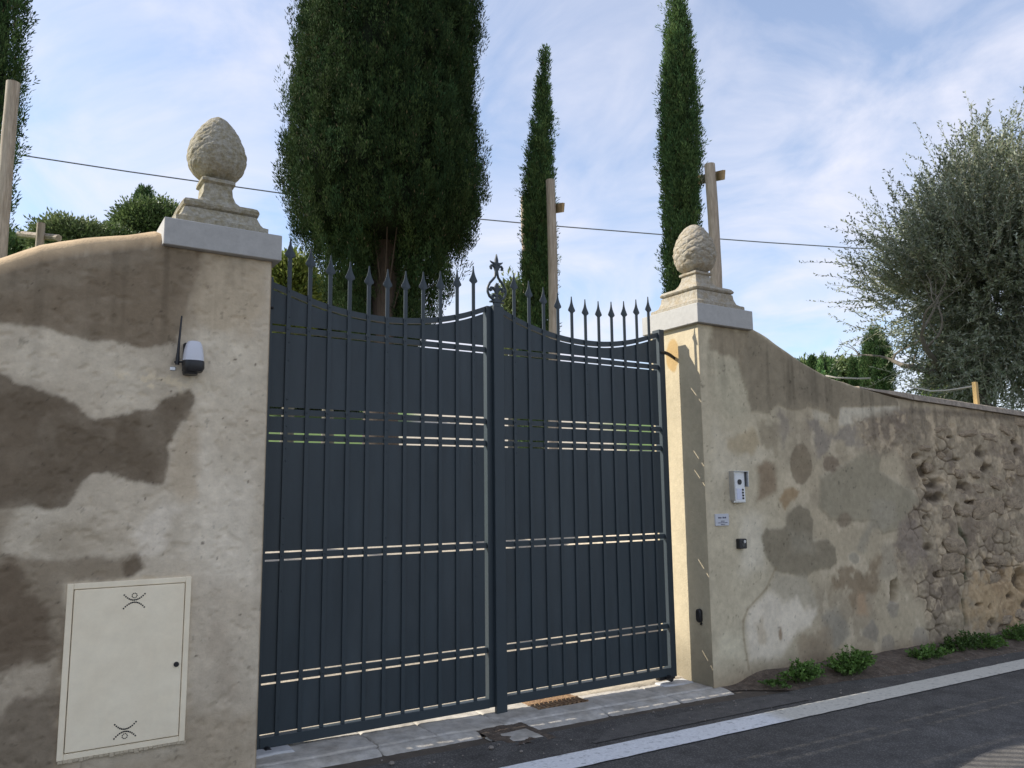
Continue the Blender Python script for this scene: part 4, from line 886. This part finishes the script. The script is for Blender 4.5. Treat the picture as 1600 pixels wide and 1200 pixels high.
def cypress(name, base, crown0, height, rprof, nplume, lpp, leafL, plumeL, label, group, lean=(0, 0), trunk_r=.15, open_az=None, open_h=0, tint=1.0, seed=1, group2=None, lump=.18, zcut=None, core=.62, tilt=.22):
    r = np.random.default_rng(seed); base = np.array(base, float)
    t = empty(name, base, label, 'tree', group)
    H = height
    def Rf(h): return np.interp((h-crown0)/(H-crown0), [a for a, _ in rprof], [b for _, b in rprof])
    def ax(h): return np.stack([lean[0]*(h/H)+.04*np.sin(h*1.3+seed), lean[1]*(h/H)+.04*np.cos(h*1.1+seed)], -1)
    # plumes distributed by surface area
    h = r.uniform(crown0, H, nplume*4); w_ = Rf(h); keep = r.random(len(h))*max(w for _, w in rprof) < w_+.05; h = h[keep][:nplume]; n = len(h)
    th = r.uniform(0, 2*math.pi, n)
    lum = 1+lump*2*fbm(th*1.6*2+seed, h*1.1, 4, seed)+lump*1.5*fbm(th*7+seed, h*2.3, 3, seed+4)+.04*r.normal(size=n)
    depth = 1-.30*r.random(n)**2
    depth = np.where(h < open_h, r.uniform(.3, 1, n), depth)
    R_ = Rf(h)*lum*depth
    if open_az is not None:
        da = np.abs((th-open_az+math.pi) % (2*math.pi)-math.pi)
        ok = ~((h < open_h) & (da < .22+.55*(open_h-h)/(open_h-crown0))); h, th, R_, n = h[ok], th[ok], R_[ok], int(ok.sum())
    cx = ax(h); out_ = np.stack([np.cos(th), np.sin(th), 0*th], 1)
    P0 = np.stack([base[0]+cx[:, 0]+R_*np.cos(th), base[1]+cx[:, 1]+R_*np.sin(th), base[2]+h], 1)
    axis_ = out_*tilt+np.array([0, 0, 1.])+r.normal(size=(n, 3))*.14; axis_ /= np.linalg.norm(axis_, axis=1, keepdims=True)
    wild = r.random(n) < .07; axis_[wild] += out_[wild]*.55; axis_ /= np.linalg.norm(axis_, axis=1, keepdims=True)
    PL = plumeL*r.uniform(.6, 1.3, n)*np.where(wild, 1.25, 1)
    tt = r.random((n, lpp)); wid = (PL[:, None]*.22*np.sin(math.pi*np.clip(tt*.8+.12, 0, 1))+.01)
    offs = r.normal(size=(n, lpp, 3)); offs /= np.linalg.norm(offs, axis=2, keepdims=True)
    P = P0[:, None]+axis_[:, None]*((tt-.45)*PL[:, None])[..., None]+offs*(wid*r.random((n, lpp))**.5)[..., None]
    D = axis_[:, None]*1.0+offs*.55+r.normal(size=(n, lpp, 3))*.18
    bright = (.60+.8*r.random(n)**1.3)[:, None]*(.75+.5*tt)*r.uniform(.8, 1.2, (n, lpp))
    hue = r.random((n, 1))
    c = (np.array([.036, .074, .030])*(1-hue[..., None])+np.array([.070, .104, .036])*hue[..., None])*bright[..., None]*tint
    yel = (r.random((n, lpp)) < .012)[..., None]; c = np.where(yel, np.array([.14, .12, .07]), c)
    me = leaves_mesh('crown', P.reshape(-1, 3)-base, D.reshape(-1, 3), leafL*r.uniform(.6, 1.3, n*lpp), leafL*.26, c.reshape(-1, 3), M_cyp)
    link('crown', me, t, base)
    # solid dark core added inside the crown to block light and see-through
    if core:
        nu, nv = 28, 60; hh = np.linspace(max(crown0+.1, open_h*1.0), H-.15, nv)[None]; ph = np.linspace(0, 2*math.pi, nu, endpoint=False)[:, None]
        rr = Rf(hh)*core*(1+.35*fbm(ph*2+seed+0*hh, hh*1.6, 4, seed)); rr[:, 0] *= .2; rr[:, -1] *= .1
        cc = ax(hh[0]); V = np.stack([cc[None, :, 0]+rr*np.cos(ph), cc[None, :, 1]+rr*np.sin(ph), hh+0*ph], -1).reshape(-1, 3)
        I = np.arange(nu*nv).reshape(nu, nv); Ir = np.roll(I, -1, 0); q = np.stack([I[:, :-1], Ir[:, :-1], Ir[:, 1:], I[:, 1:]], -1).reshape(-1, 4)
        m2 = fastmesh('dark_filler_core', V, q, mat=M_cyp); setcol(m2, np.tile(np.array([.022, .030, .017])*tint, (len(V), 1))); link('dark_filler_core', m2, t, base)
    g = G(); hh = np.linspace(-.4, H*.8, 16)
    g.tube([(base[0]+float(ax(np.array(a))[0]), base[1]+float(ax(np.array(a))[1]), base[2]+a) for a in hh], [trunk_r*(1-.7*max(a, 0)/H)*(1+.5*math.exp(-max(a, 0)/.35)) for a in hh], 14)
    g.build('trunk', M_bark, t, sm=True)
    return t
def tz(x, y): return float(terrain(np.array(x), np.array(y)))
camaz = lambda x, y: math.atan2(CAM[1]-y, CAM[0]-x)

# big cypress behind the left leaf
b = at(600, 490, 12.5); bx_, by_ = b[0], b[1]; bz = tz(bx_, by_)
BIG = cypress('cypress_tree', (bx_, by_, bz), 3.6-bz, 13.2-bz, [(0, .42), (.083, .80), (.135, 1.06), (.2, 1.30), (.3, 1.56), (.45, 1.44), (.6, 1.44), (.8, 1.15), (1, .1)], 11000, 62, .056, .36, 'huge broad dark cypress with bare trunk behind the left gate leaf', 'cypress trees', trunk_r=.30, open_az=camaz(bx_, by_), open_h=5.55-bz, seed=3, tint=.80, lump=.12, core=.84, tilt=.12)
g = G()
for k in range(4):
    a = random.uniform(-.9, .9); p0 = np.array([bx_, by_, 4.3+random.uniform(-.2, .6)]); az = camaz(bx_, by_)+a
    d = np.array([math.cos(az), math.sin(az), 0]); g.tube([p0+d*.22, p0+d*.45+np.array([0, 0, .5]), p0+d*.8+np.array([0, 0, 1.3])], [.016, .012, .006], 6)
g.build('branches', M_bark, BIG)
# slim cypresses with support stakes
b = at(827, 500, 14); z = tz(b[0], b[1]); top = at(849, 82, 14)
sl = [(0, .18), (.1, .26), (.2, .28), (.35, .27), (.5, .25), (.62, .22), (.75, .17), (.88, .09), (1, .02)]
cypress('cypress_tree', (b[0], b[1], z), .5, top[2]-z, sl, 1500, 50, .062, .32, 'slim pointed young cypress standing behind the centre of the gate', 'cypress trees', trunk_r=.09, seed=11, tint=1.75, lump=.22, core=.6, lean=((at(850, 80, 14)-at(827, 500, 14))[0], (at(850, 80, 14)-at(827, 500, 14))[1]))
b = at(1062, 470, 13.5); z = tz(b[0], b[1])
s2 = [(0, .16), (.3, .22), (.45, .27), (.60, .30), (.72, .27), (.84, .19), (.93, .10), (1, .015)]
cypress('cypress_tree', (b[0], b[1], z), .5, at(1046, -25, 13.5)[2]-z, s2, 1900, 52, .062, .32, 'slim ragged young cypress rising behind the right pillar finial', 'cypress trees', trunk_r=.10, seed=21, tint=1.75, lump=.26, core=.55, lean=((at(1060, 20, 13.5)-at(1062, 470, 13.5))[0], (at(1060, 20, 13.5)-at(1062, 470, 13.5))[1]))
b = at(-50, 380, 10.4); z = tz(b[0], b[1])
cypress('cypress_tree', (b[0], b[1], z), .6, 11.5-z, [(0, .28), (.15, .46), (.35, .48), (.5, .44), (.6, .40), (.75, .42), (.9, .25), (1, .05)], 1700, 50, .064, .34, 'cypress at the left edge beside the tall round pole', 'cypress trees', trunk_r=.10, seed=31, tint=1.5, lump=.28, core=.55)

def pole(g, x, y, z0, z1, r):
    n = 17; pts = []
    for i in range(n): f_ = i/(n-1); pts.append((x+.02*math.sin(f_*4+x*7), y+.02*math.cos(f_*5+x*3), z0+(z1-z0)*f_))
    g.tube(pts, [r*(1.06-.14*i/(n-1))*(1+random.uniform(-.05, .05)) for i in range(n)], 14)
RV = np.array([_r0[0], _r0[1], 0.])
def support(name, pxs, tops, D, bary, bx0, bx1, label, rad=.078):
    p0 = at(pxs[0], tops[0], D[0]); t = empty(name, (p0[0], p0[1], tz(p0[0], p0[1])), label, 'stake', 'wooden tree stakes')
    for px_, ty, d in zip(pxs, tops, D):
        p = at(px_, ty, d); g = G(); pole(g, p[0], p[1], tz(p[0], p[1])-.1, p[2], rad); g.build('pole', M_wood, t, sm=True)
    a = at(bx0, bary[0], D[-1]+.30); b_ = at(bx1, bary[1], D[0]-.16)
    d = b_-a; d /= np.linalg.norm(d); upv = np.array([0, 0, 1.]); s_ = np.cross(d, upv); s_ /= np.linalg.norm(s_); u_ = np.cross(s_, d)
    V = [a+s_*i*.022+u_*j*.075 for i in (-1, 1) for j in (-1, 1)]+[b_+s_*i*.022+u_*j*.075 for i in (-1, 1) for j in (-1, 1)]
    G().add(V, [(0, 1, 3, 2), (4, 6, 7, 5), (0, 4, 5, 1), (2, 3, 7, 6), (0, 2, 6, 4), (1, 5, 7, 3)]).build('crossboard', material('sawn_board', (.40, .28, .15), .8, var=.2, vscale=9, stretch=(.4, .4, 4)), t)
    return t
support('tree_stake', [859, 822], [281, 308], [13.3, 14.6], (334, 324), 822, 880, 'weathered timber stake frame holding the slim cypress behind the gate centre', .080)
support('tree_stake', [1108, 1066], [257, 292], [12.8, 14.2], (285, 273), 1076, 1131, 'timber stake frame with short board behind the right finial', .092)
b = at(3, 380, 9.2); t = empty('tree_stake', (b[0], b[1], tz(b[0], b[1])), 'tall round timber pole at the left edge in front of a cypress', 'stake', 'wooden tree stakes')
g = G(); pole(g, b[0], b[1], tz(b[0], b[1])-.1, at(3, 110, 9.2)[2], .082); g.build('pole', M_wood, t, sm=True)
b = at(62, 349, 11.5); t = empty('fence_stake', (b[0], b[1], tz(b[0], b[1])), 'short wooden post with rail showing above the left wall', 'post')
g = G(); pole(g, b[0], b[1], tz(b[0], b[1])-.1, b[2], .062); g.build('post', M_wood, t, sm=True)
a_ = at(30, 366, 11.8); c_ = at(92, 372, 11.4); G().tube([a_, c_], .05, 8).build('rail', M_wood, t, sm=True)

# overhead cable
pts = [at(*p) for p in ((-60, 228, 17.6), (40, 243.5, 18), (200, 268, 18.5), (440, 302, 19), (745, 342, 20.2), (865, 353, 20.7), (1040, 367, 21.5), (1200, 379, 22.2), (1340, 388, 23), (1700, 404, 25))]
tag(G().tube(pts, .0155, 6).build('overhead_cable', M_cable, org=pts[4], sm=True), 'thin dark overhead cable slung across the sky behind the trees', 'cable')

# leafy trees and shrubs
def leafy(name, base, h, crown_c, rad, nclump, lpc, leafL, cols, label, cat, group=None, trunk_r=.15, seed=1, clump=.35, up=.3, limbs=7, mat=None, wid=.45):
    r = np.random.default_rng(seed); base = np.array(base, float); t = empty(name, base, label, cat, group); cc = np.array(crown_c, float); rad = np.array(rad, float)
    d = r.normal(size=(nclump, 3)); d /= np.linalg.norm(d, axis=1, keepdims=True)
    rr = r.random(nclump)**.45*(1+.35*fbm(d[:, 0]*2+seed, d[:, 1]*2+d[:, 2]*2.7, 4, seed)*2)
    P0 = cc+d*rad*rr[:, None]; o = r.normal(size=(nclump, lpc, 3)); o /= np.linalg.norm(o, axis=2, keepdims=True)
    P = P0[:, None]+o*(clump*r.random((nclump, lpc))**.6)[..., None]
    D = o+d[:, None]*.5+np.array([0, 0, up])+r.normal(size=(nclump, lpc, 3))*.4
    f = r.random((nclump, 1, 1)); c = (np.array(cols[0])*(1-f)+np.array(cols[1])*f)*r.uniform(.7, 1.3, (nclump, lpc, 1))
    me = leaves_mesh('crown', P.reshape(-1, 3)-base, D.reshape(-1, 3), leafL*r.uniform(.6, 1.4, nclump*lpc), leafL*wid, c.reshape(-1, 3), mat or M_leaf); link('crown', me, t, base)
    if trunk_r:
        g = G(); mid = np.array([cc[0], cc[1], cc[2]-rad[2]*.6])
        g.tube([base-np.array([0, 0, .2]), (base+mid)/2+r.normal(size=3)*.05*h*.3, mid], [trunk_r*1.3, trunk_r, trunk_r*.8], 10)
        for k in range(limbs):
            e = cc+d[k]*rad*.75; g.tube([mid, (mid+e)/2+r.normal(size=3)*rad*.08, e], [trunk_r*.55, trunk_r*.35, trunk_r*.1], 6)
        g.build('trunk', M_olivebark, t, sm=True)
    return t
def px_tree(px_, py0, py1, wpx, D, n, lpc, label, cols, seed, name='garden_tree', cat='tree', group='trees beyond the garden', leafL=.14, clump=.45, deep=.8):
    b = at(px_, py1, D); tp = at(px_, py0, D); zb = tz(b[0], b[1]); k = D/F_PX; hh = tp[2]-b[2]
    return leafy(name, (b[0], b[1], min(zb, b[2])), hh, (b[0], b[1], (b[2]+tp[2])/2), (wpx*k/2, wpx*k/2*deep, hh/2), n, lpc, leafL, cols, label, cat, group, trunk_r=.12, seed=seed, clump=clump)
GD = ([.065, .105, .035], [.15, .20, .07]); GP = ([.10, .14, .055], [.21, .25, .11]); GY_ = ([.12, .16, .03], [.26, .29, .07])
px_tree(238, 322, 400, 118, 36, 1500, 34, 'rounded broadleaf tree above the left wall near the finial', GD, 41, leafL=.17, clump=.6)
px_tree(118, 352, 405, 110, 33, 1200, 34, 'low grey green tree above the left wall beside the short post', GP, 42, leafL=.16, clump=.5)
px_tree(172, 362, 405, 70, 34, 700, 34, 'small dark shrub between the two trees above the left wall', GD, 43, leafL=.16, clump=.5)
px_tree(30, 372, 420, 120, 40, 400, 26, 'distant low trees behind the left edge pole', GD, 44, leafL=.26, clump=.5)
b = at(225, 330, 52); cypress('conifer_tree', (b[0], b[1], b[2]-6), 4, at(225, 293, 52)[2]-b[2]+6, [(0, .8), (.5, .75), (.8, .5), (1, .1)], 700, 30, .2, .6, 'small distant dark conifer tip peeking over the left tree', 'cypress trees', seed=45, tint=1.3)
px_tree(452, 404, 520, 70, 17, 650, 28, 'yellow green bush behind the left end of the gate', GY_, 46, name='garden_bush', cat='bush', group='bushes behind the gate', leafL=.13, clump=.35)
px_tree(515, 440, 560, 90, 18, 500, 28, 'green bush at the foot of the huge cypress', ([.06, .10, .03], [.15, .19, .06]), 47, name='garden_bush', cat='bush', group='bushes behind the gate', leafL=.13, clump=.35)
px_tree(802, 425, 560, 40, 18, 160, 26, 'sparse grey green shrub left of the slim centre cypress', GP, 48, name='garden_bush', cat='bush', group='bushes behind the gate', leafL=.12, clump=.3)
px_tree(480, 520, 640, 240, 26, 1100, 26, 'dark hedge row at the top of the lawn', ([.03, .055, .02], [.07, .10, .035]), 49, name='hedge', cat='hedge', group='bushes behind the gate', leafL=.2, clump=.5)
px_tree(1320, 572, 602, 110, 70, 700, 24, 'distant green hedge line above the curve of the right wall', GD, 51, leafL=.4, clump=1.0)
px_tree(1270, 572, 600, 60, 66, 300, 24, 'low distant shrub at the lowest part of the wall curve', GD, 52, leafL=.4, clump=.9)
for (px_, py0, py1, wd, D, lab, sd_) in ((1270, 562, 592, 6, 62, 'tiny distant cypress just above the curve of the right wall', 53), (1335, 566, 592, 9, 62, 'small far cypress beside the edge of the olive crown', 54), (1372, 512, 600, 46, 34, 'dense dark cypress seen behind the lower olive branches', 55)):
    b = at(px_, py1, D); tp = at(px_, py0, D); k = D/F_PX; w_ = wd*k/2
    zb = min(b[2]-.5, tz(b[0], b[1])); h0 = b[2]-zb
    cypress('cypress_tree', (b[0], b[1], zb), max(.2, h0-1), tp[2]-zb, [(0, w_*.9), (.4, w_), (.7, w_*.85), (.9, w_*.5), (1, .02)], 500 if wd < 20 else 900, 30, .03*D/10, .12*D/10, lab, 'cypress trees', seed=sd_, tint=1.1)  # tint raised to put distance haze into the foliage colour
b = at(1289, 588, 60); cypress('conifer_tree', (b[0], b[1], b[2]-2), 1.0, at(1289, 556, 60)[2]-b[2]+2, [(0, .75), (.4, .6), (.8, .3), (1, .05)], 160, 22, .25, .5, 'thin pale distant conifer above the wall curve', 'cypress trees', seed=56, tint=2.2, core=.2)

# olive tree behind the right wall
ob = at(1562, 640, 12.6); oz = tz(ob[0], ob[1])
OL = empty('olive_tree', (ob[0], ob[1], oz), 'grey green olive tree with wispy shoots behind the right stone wall', 'tree')
r = np.random.default_rng(77); g = G(); tips = []
def limb(p, d, L, rad, lev):
    n = 5; pts = [p]; rs = [rad]; dd = d.copy()
    for i in range(n):
        dd = dd+r.normal(size=3)*.22+np.array([0, 0, .06]); dd /= np.linalg.norm(dd); p = p+dd*L/n; pts.append(p); rs.append(rad*(1-.5*(i+1)/n))
        if lev >= 2: tips.append((p, dd))
    g.tube(pts, rs, 8 if lev < 2 else 5)
    if lev < 4:
        for k in range(4 if lev == 0 else 3 if lev < 3 else 2):
            q = pts[-1] if k < 2 else pts[r.integers(2, 5)]; a = r.normal(size=3); a[2] = abs(a[2])*.7+.1; nd = dd*.55+a/np.linalg.norm(a)*.9; limb(q, nd/np.linalg.norm(nd), L*r.uniform(.5, .68), rs[-1]*.75, lev+1)
limb(np.array([ob[0], ob[1], oz-.2]), np.array([-.05, 0, 1.]), 1.7, .17, 0)
g.build('trunk', M_olivebark, OL, sm=True)
cc = np.array([ob[0]+.16, ob[1]-.10, at(1568, 428, 12.6)[2]]); rad = np.array([2.08, 1.95, 2.12])
nS = 5800; d = r.normal(size=(nS, 3)); d /= np.linalg.norm(d, axis=1, keepdims=True); rr = r.random(nS)**.42*(1+.30*fbm(d[:, 0]*2.2, d[:, 1]*2.2+d[:, 2]*3, 4, 5)*2)*.86
nb = 70; bd = r.normal(size=(nb, 3)); bd /= np.linalg.norm(bd, axis=1, keepdims=True); bc = bd*(r.random(nb)**.4)[:, None]*.84
pick = r.integers(0, nb, nS); qv = bc[pick]+r.normal(size=(nS, 3))*.13; inn = r.random(nS) < .22; qv[inn] = (d*rr[:, None])[inn]*.8
rr = np.linalg.norm(qv, axis=1); d = qv/rr[:, None]
S0 = cc+qv*rad; tv = np.array([p for p, _ in tips]) if tips else S0
sd2 = d*np.array([.9, .9, .5])+np.array([0, 0, 1.])*np.where(d[:, 2] > -.25, .75, .1)[:, None]+r.normal(size=(nS, 3))*.36; sd2 /= np.linalg.norm(sd2, axis=1, keepdims=True)
sl_ = r.uniform(.3, .85, nS)*(.45+.75*rr); m = 32
tt = np.linspace(.04, 1, m)[None]; curve = r.normal(size=(nS, 3))*.16
Pp = S0[:, None]+sd2[:, None]*(tt*sl_[:, None])[..., None]+curve[:, None]*(tt**2*sl_[:, None])[..., None]+r.normal(size=(nS, m, 3))*.008
dr_ = r.normal(size=(nS, m, 3)); Dd = sd2[:, None]*.8+dr_/np.linalg.norm(dr_, axis=2, keepdims=True)*.9
under = r.random((nS, m, 1)) < .35; f = r.random((nS, 1, 1))
cl = np.where(under, np.array([.30, .33, .25]), np.array([.115, .145, .082])*(1-f)+np.array([.225, .255, .150])*f)*r.uniform(.7, 1.3, (nS, m, 1))
me = leaves_mesh('crown', Pp.reshape(-1, 3)-ORG[OL.name], Dd.reshape(-1, 3), .086*r.uniform(.7, 1.3, nS*m)*(1-.35*np.tile(tt[0], nS)), .024, cl.reshape(-1, 3), M_leaf); link('crown', me, OL, ORG[OL.name])
# twigs carrying the shoots (thin three-sided stems)
V = []; q = []; e1 = np.cross(sd2, np.array([0, 0, 1.])); e1 /= np.linalg.norm(e1, axis=1, keepdims=True); e2 = np.cross(sd2, e1); tw = np.linspace(0, 1, 4)
rings = []
for i, a in enumerate(tw):
    c_ = S0+sd2*(a*sl_)[:, None]+curve*(a*a*sl_)[:, None]
    for k in range(3): an = 2*math.pi*k/3; rings.append(c_+(e1*math.cos(an)+e2*math.sin(an))*(.0048*(1-.7*a)))
V = np.stack(rings, 1).reshape(-1, 3); bi = np.arange(nS)[:, None]*12
for i in range(3):
    for k in range(3): q.append(bi+np.array([i*3+k, i*3+(k+1) % 3, (i+1)*3+(k+1) % 3, (i+1)*3+k]))
me = fastmesh('twigs', V-ORG[OL.name], np.concatenate(q), mat=material('twig', (.30, .28, .20), .9)); tag(link('twigs', me, OL, ORG[OL.name]), kind='stuff')
# bright shrub glimpsed under the olive
px_tree(1500, 560, 640, 90, 17, 420, 26, 'sunny yellow green shrub under the olive beside the rope post', ([.10, .17, .03], [.22, .30, .06]), 61, name='garden_bush', cat='bush', group='bushes behind the gate', leafL=.13, clump=.3)
# rope fence
rp_ = empty('rope_post', at(1523, 625, 9.9)-np.array([0, 0, .6]), 'pale square wooden post above the right wall holding a rope', 'post')
p = at(1523, 597, 9.9); G().box((p[0]-.026, p[1]-.026, p[2]-.9), (p[0]+.026, p[1]+.026, p[2]), .004).build('post', material('new_wood', (.50, .34, .14), .8, var=.15), rp_)
rpts = [at(1523, 603, 9.9), at(1500, 607, 10.2), at(1480, 610, 10.5), at(1455, 611, 10.8), at(1420, 604, 11.4)]
tag(G().tube(rpts, .012, 6).build('rope', M_rope, org=rpts[2], sm=True), 'pale rope sagging from the wooden post under the olive', 'rope')
rpts = [at(1360, 591, 13), at(1340, 591.5, 13), at(1306, 590, 13.2), at(1290, 587, 13.4)]
tag(G().tube(rpts, .014, 6).build('timber_rail', M_rope, org=rpts[1], sm=True), 'pale horizontal rail between wall curve and olive', 'rail')

# weeds at the foot of the right wall
def weed(px_, py_, w_, h, n, label, seed, dark=1.0):
    r = np.random.default_rng(seed); z = -.1
    for _ in range(5):
        dd = ray(px_, py_); P = CAM+dd*((z-CAM[2])/dd[2]); z = float(gz(P[0]))+.02
    P[1] = max(min(P[1], -.42), -.62); b = np.array([P[0], P[1], z-.01]); t = empty('weed_clump', b, label, 'weed', 'weeds along the foot of the wall')
    st = G(); Pl = []; Dl = []; Ll = []
    for i in range(n):
        az = r.uniform(0, 2*math.pi); sp = r.random()**.6; o = np.array([math.cos(az)*w_*.5*sp, math.sin(az)*.12*sp, 0]); o[1] = min(o[1], .10)
        tip = b+o*1.35+np.array([0, -.02, h*r.uniform(.45, 1.0)*(1-.45*sp)])
        root = b+o*.55; mid = (root+tip)/2+np.array([0, 0, .02])
        st.tube([root, mid, tip], [.0025, .002, .001], 4)
        for k in range(22):
            f_ = r.uniform(.25, 1.05); q = root*(1-f_)**2+2*mid*f_*(1-f_)+tip*f_*f_
            d_ = r.normal(size=3); d_[2] = d_[2]*.5+.25; d_ += (tip-root)*2.5; Pl.append(q); Dl.append(d_); Ll.append(r.uniform(.014, .036))
    Pl = np.array(Pl); Dl = np.array(Dl); Ll = np.array(Ll); c = (np.array([.075, .155, .03])+np.array([.09, .13, .03])*r.random((len(Pl), 1)))*dark*r.uniform(.7, 1.25, (len(Pl), 1))
    me = leaves_mesh('leaves', Pl-b, Dl, Ll, Ll*.62, c, M_leaf, bend=-.15); link('leaves', me, t, b)
    tag(st.build('stems', material('weed_stem', (.09, .13, .04), .8), t), kind='stuff')
weed(1252, 1062, .42, .20, 70, 'spreading low weed clump nearest the right pillar', 1)
weed(1210, 1071, .14, .06, 14, 'tiny sprig at the wall foot left of the weed clumps', 9, .7)
weed(1335, 1052, .48, .26, 120, 'largest bright green weed clump at the foot of the patched wall', 2)
weed(1458, 1030, .42, .17, 60, 'low green weed clump in the middle of the wall foot', 3)
weed(1505, 1016, .55, .24, 80, 'dark weed clump against the rubble wall by the crack', 4, .55)
weed(1551, 1013, .42, .17, 60, 'bright green weed clump right of the dark clump', 5)
weed(1592, 1002, .50, .24, 60, 'weed clump at the right edge of the wall foot', 6, .8)
# loose pebbles and crumbs on the verge and in the gutter
pv = G(); rr_ = random.Random(5)
for i in range(170):
    x = rr_.uniform(-1.8, 7.5); y = rr_.uniform(-1.02, -.5) if rr_.random() < .8 else rr_.uniform(-.45, -.2)
    if x < 1.9 and y > -.55: y = -.62-rr_.random()*.3
    s = rr_.uniform(.003, .009) if rr_.random() < .93 else rr_.uniform(.01, .02); z = float(gz(x))-.004+(.035 if y > -.5 else 0)
    pv.lathe([(s*.5, -s*.5), (s, 0), (s*.6, s*.55)], (x, y, z+s*.3), n=5, rot=rr_.random()*3)
tag(pv.build('pebbles', material('pebble', (.24, .21, .18), .95, var=.3, vscale=30), org=(2, -.7, -.07)), 'loose pebbles and crumbs scattered along the gutter and verge', 'pebbles', kind='stuff')
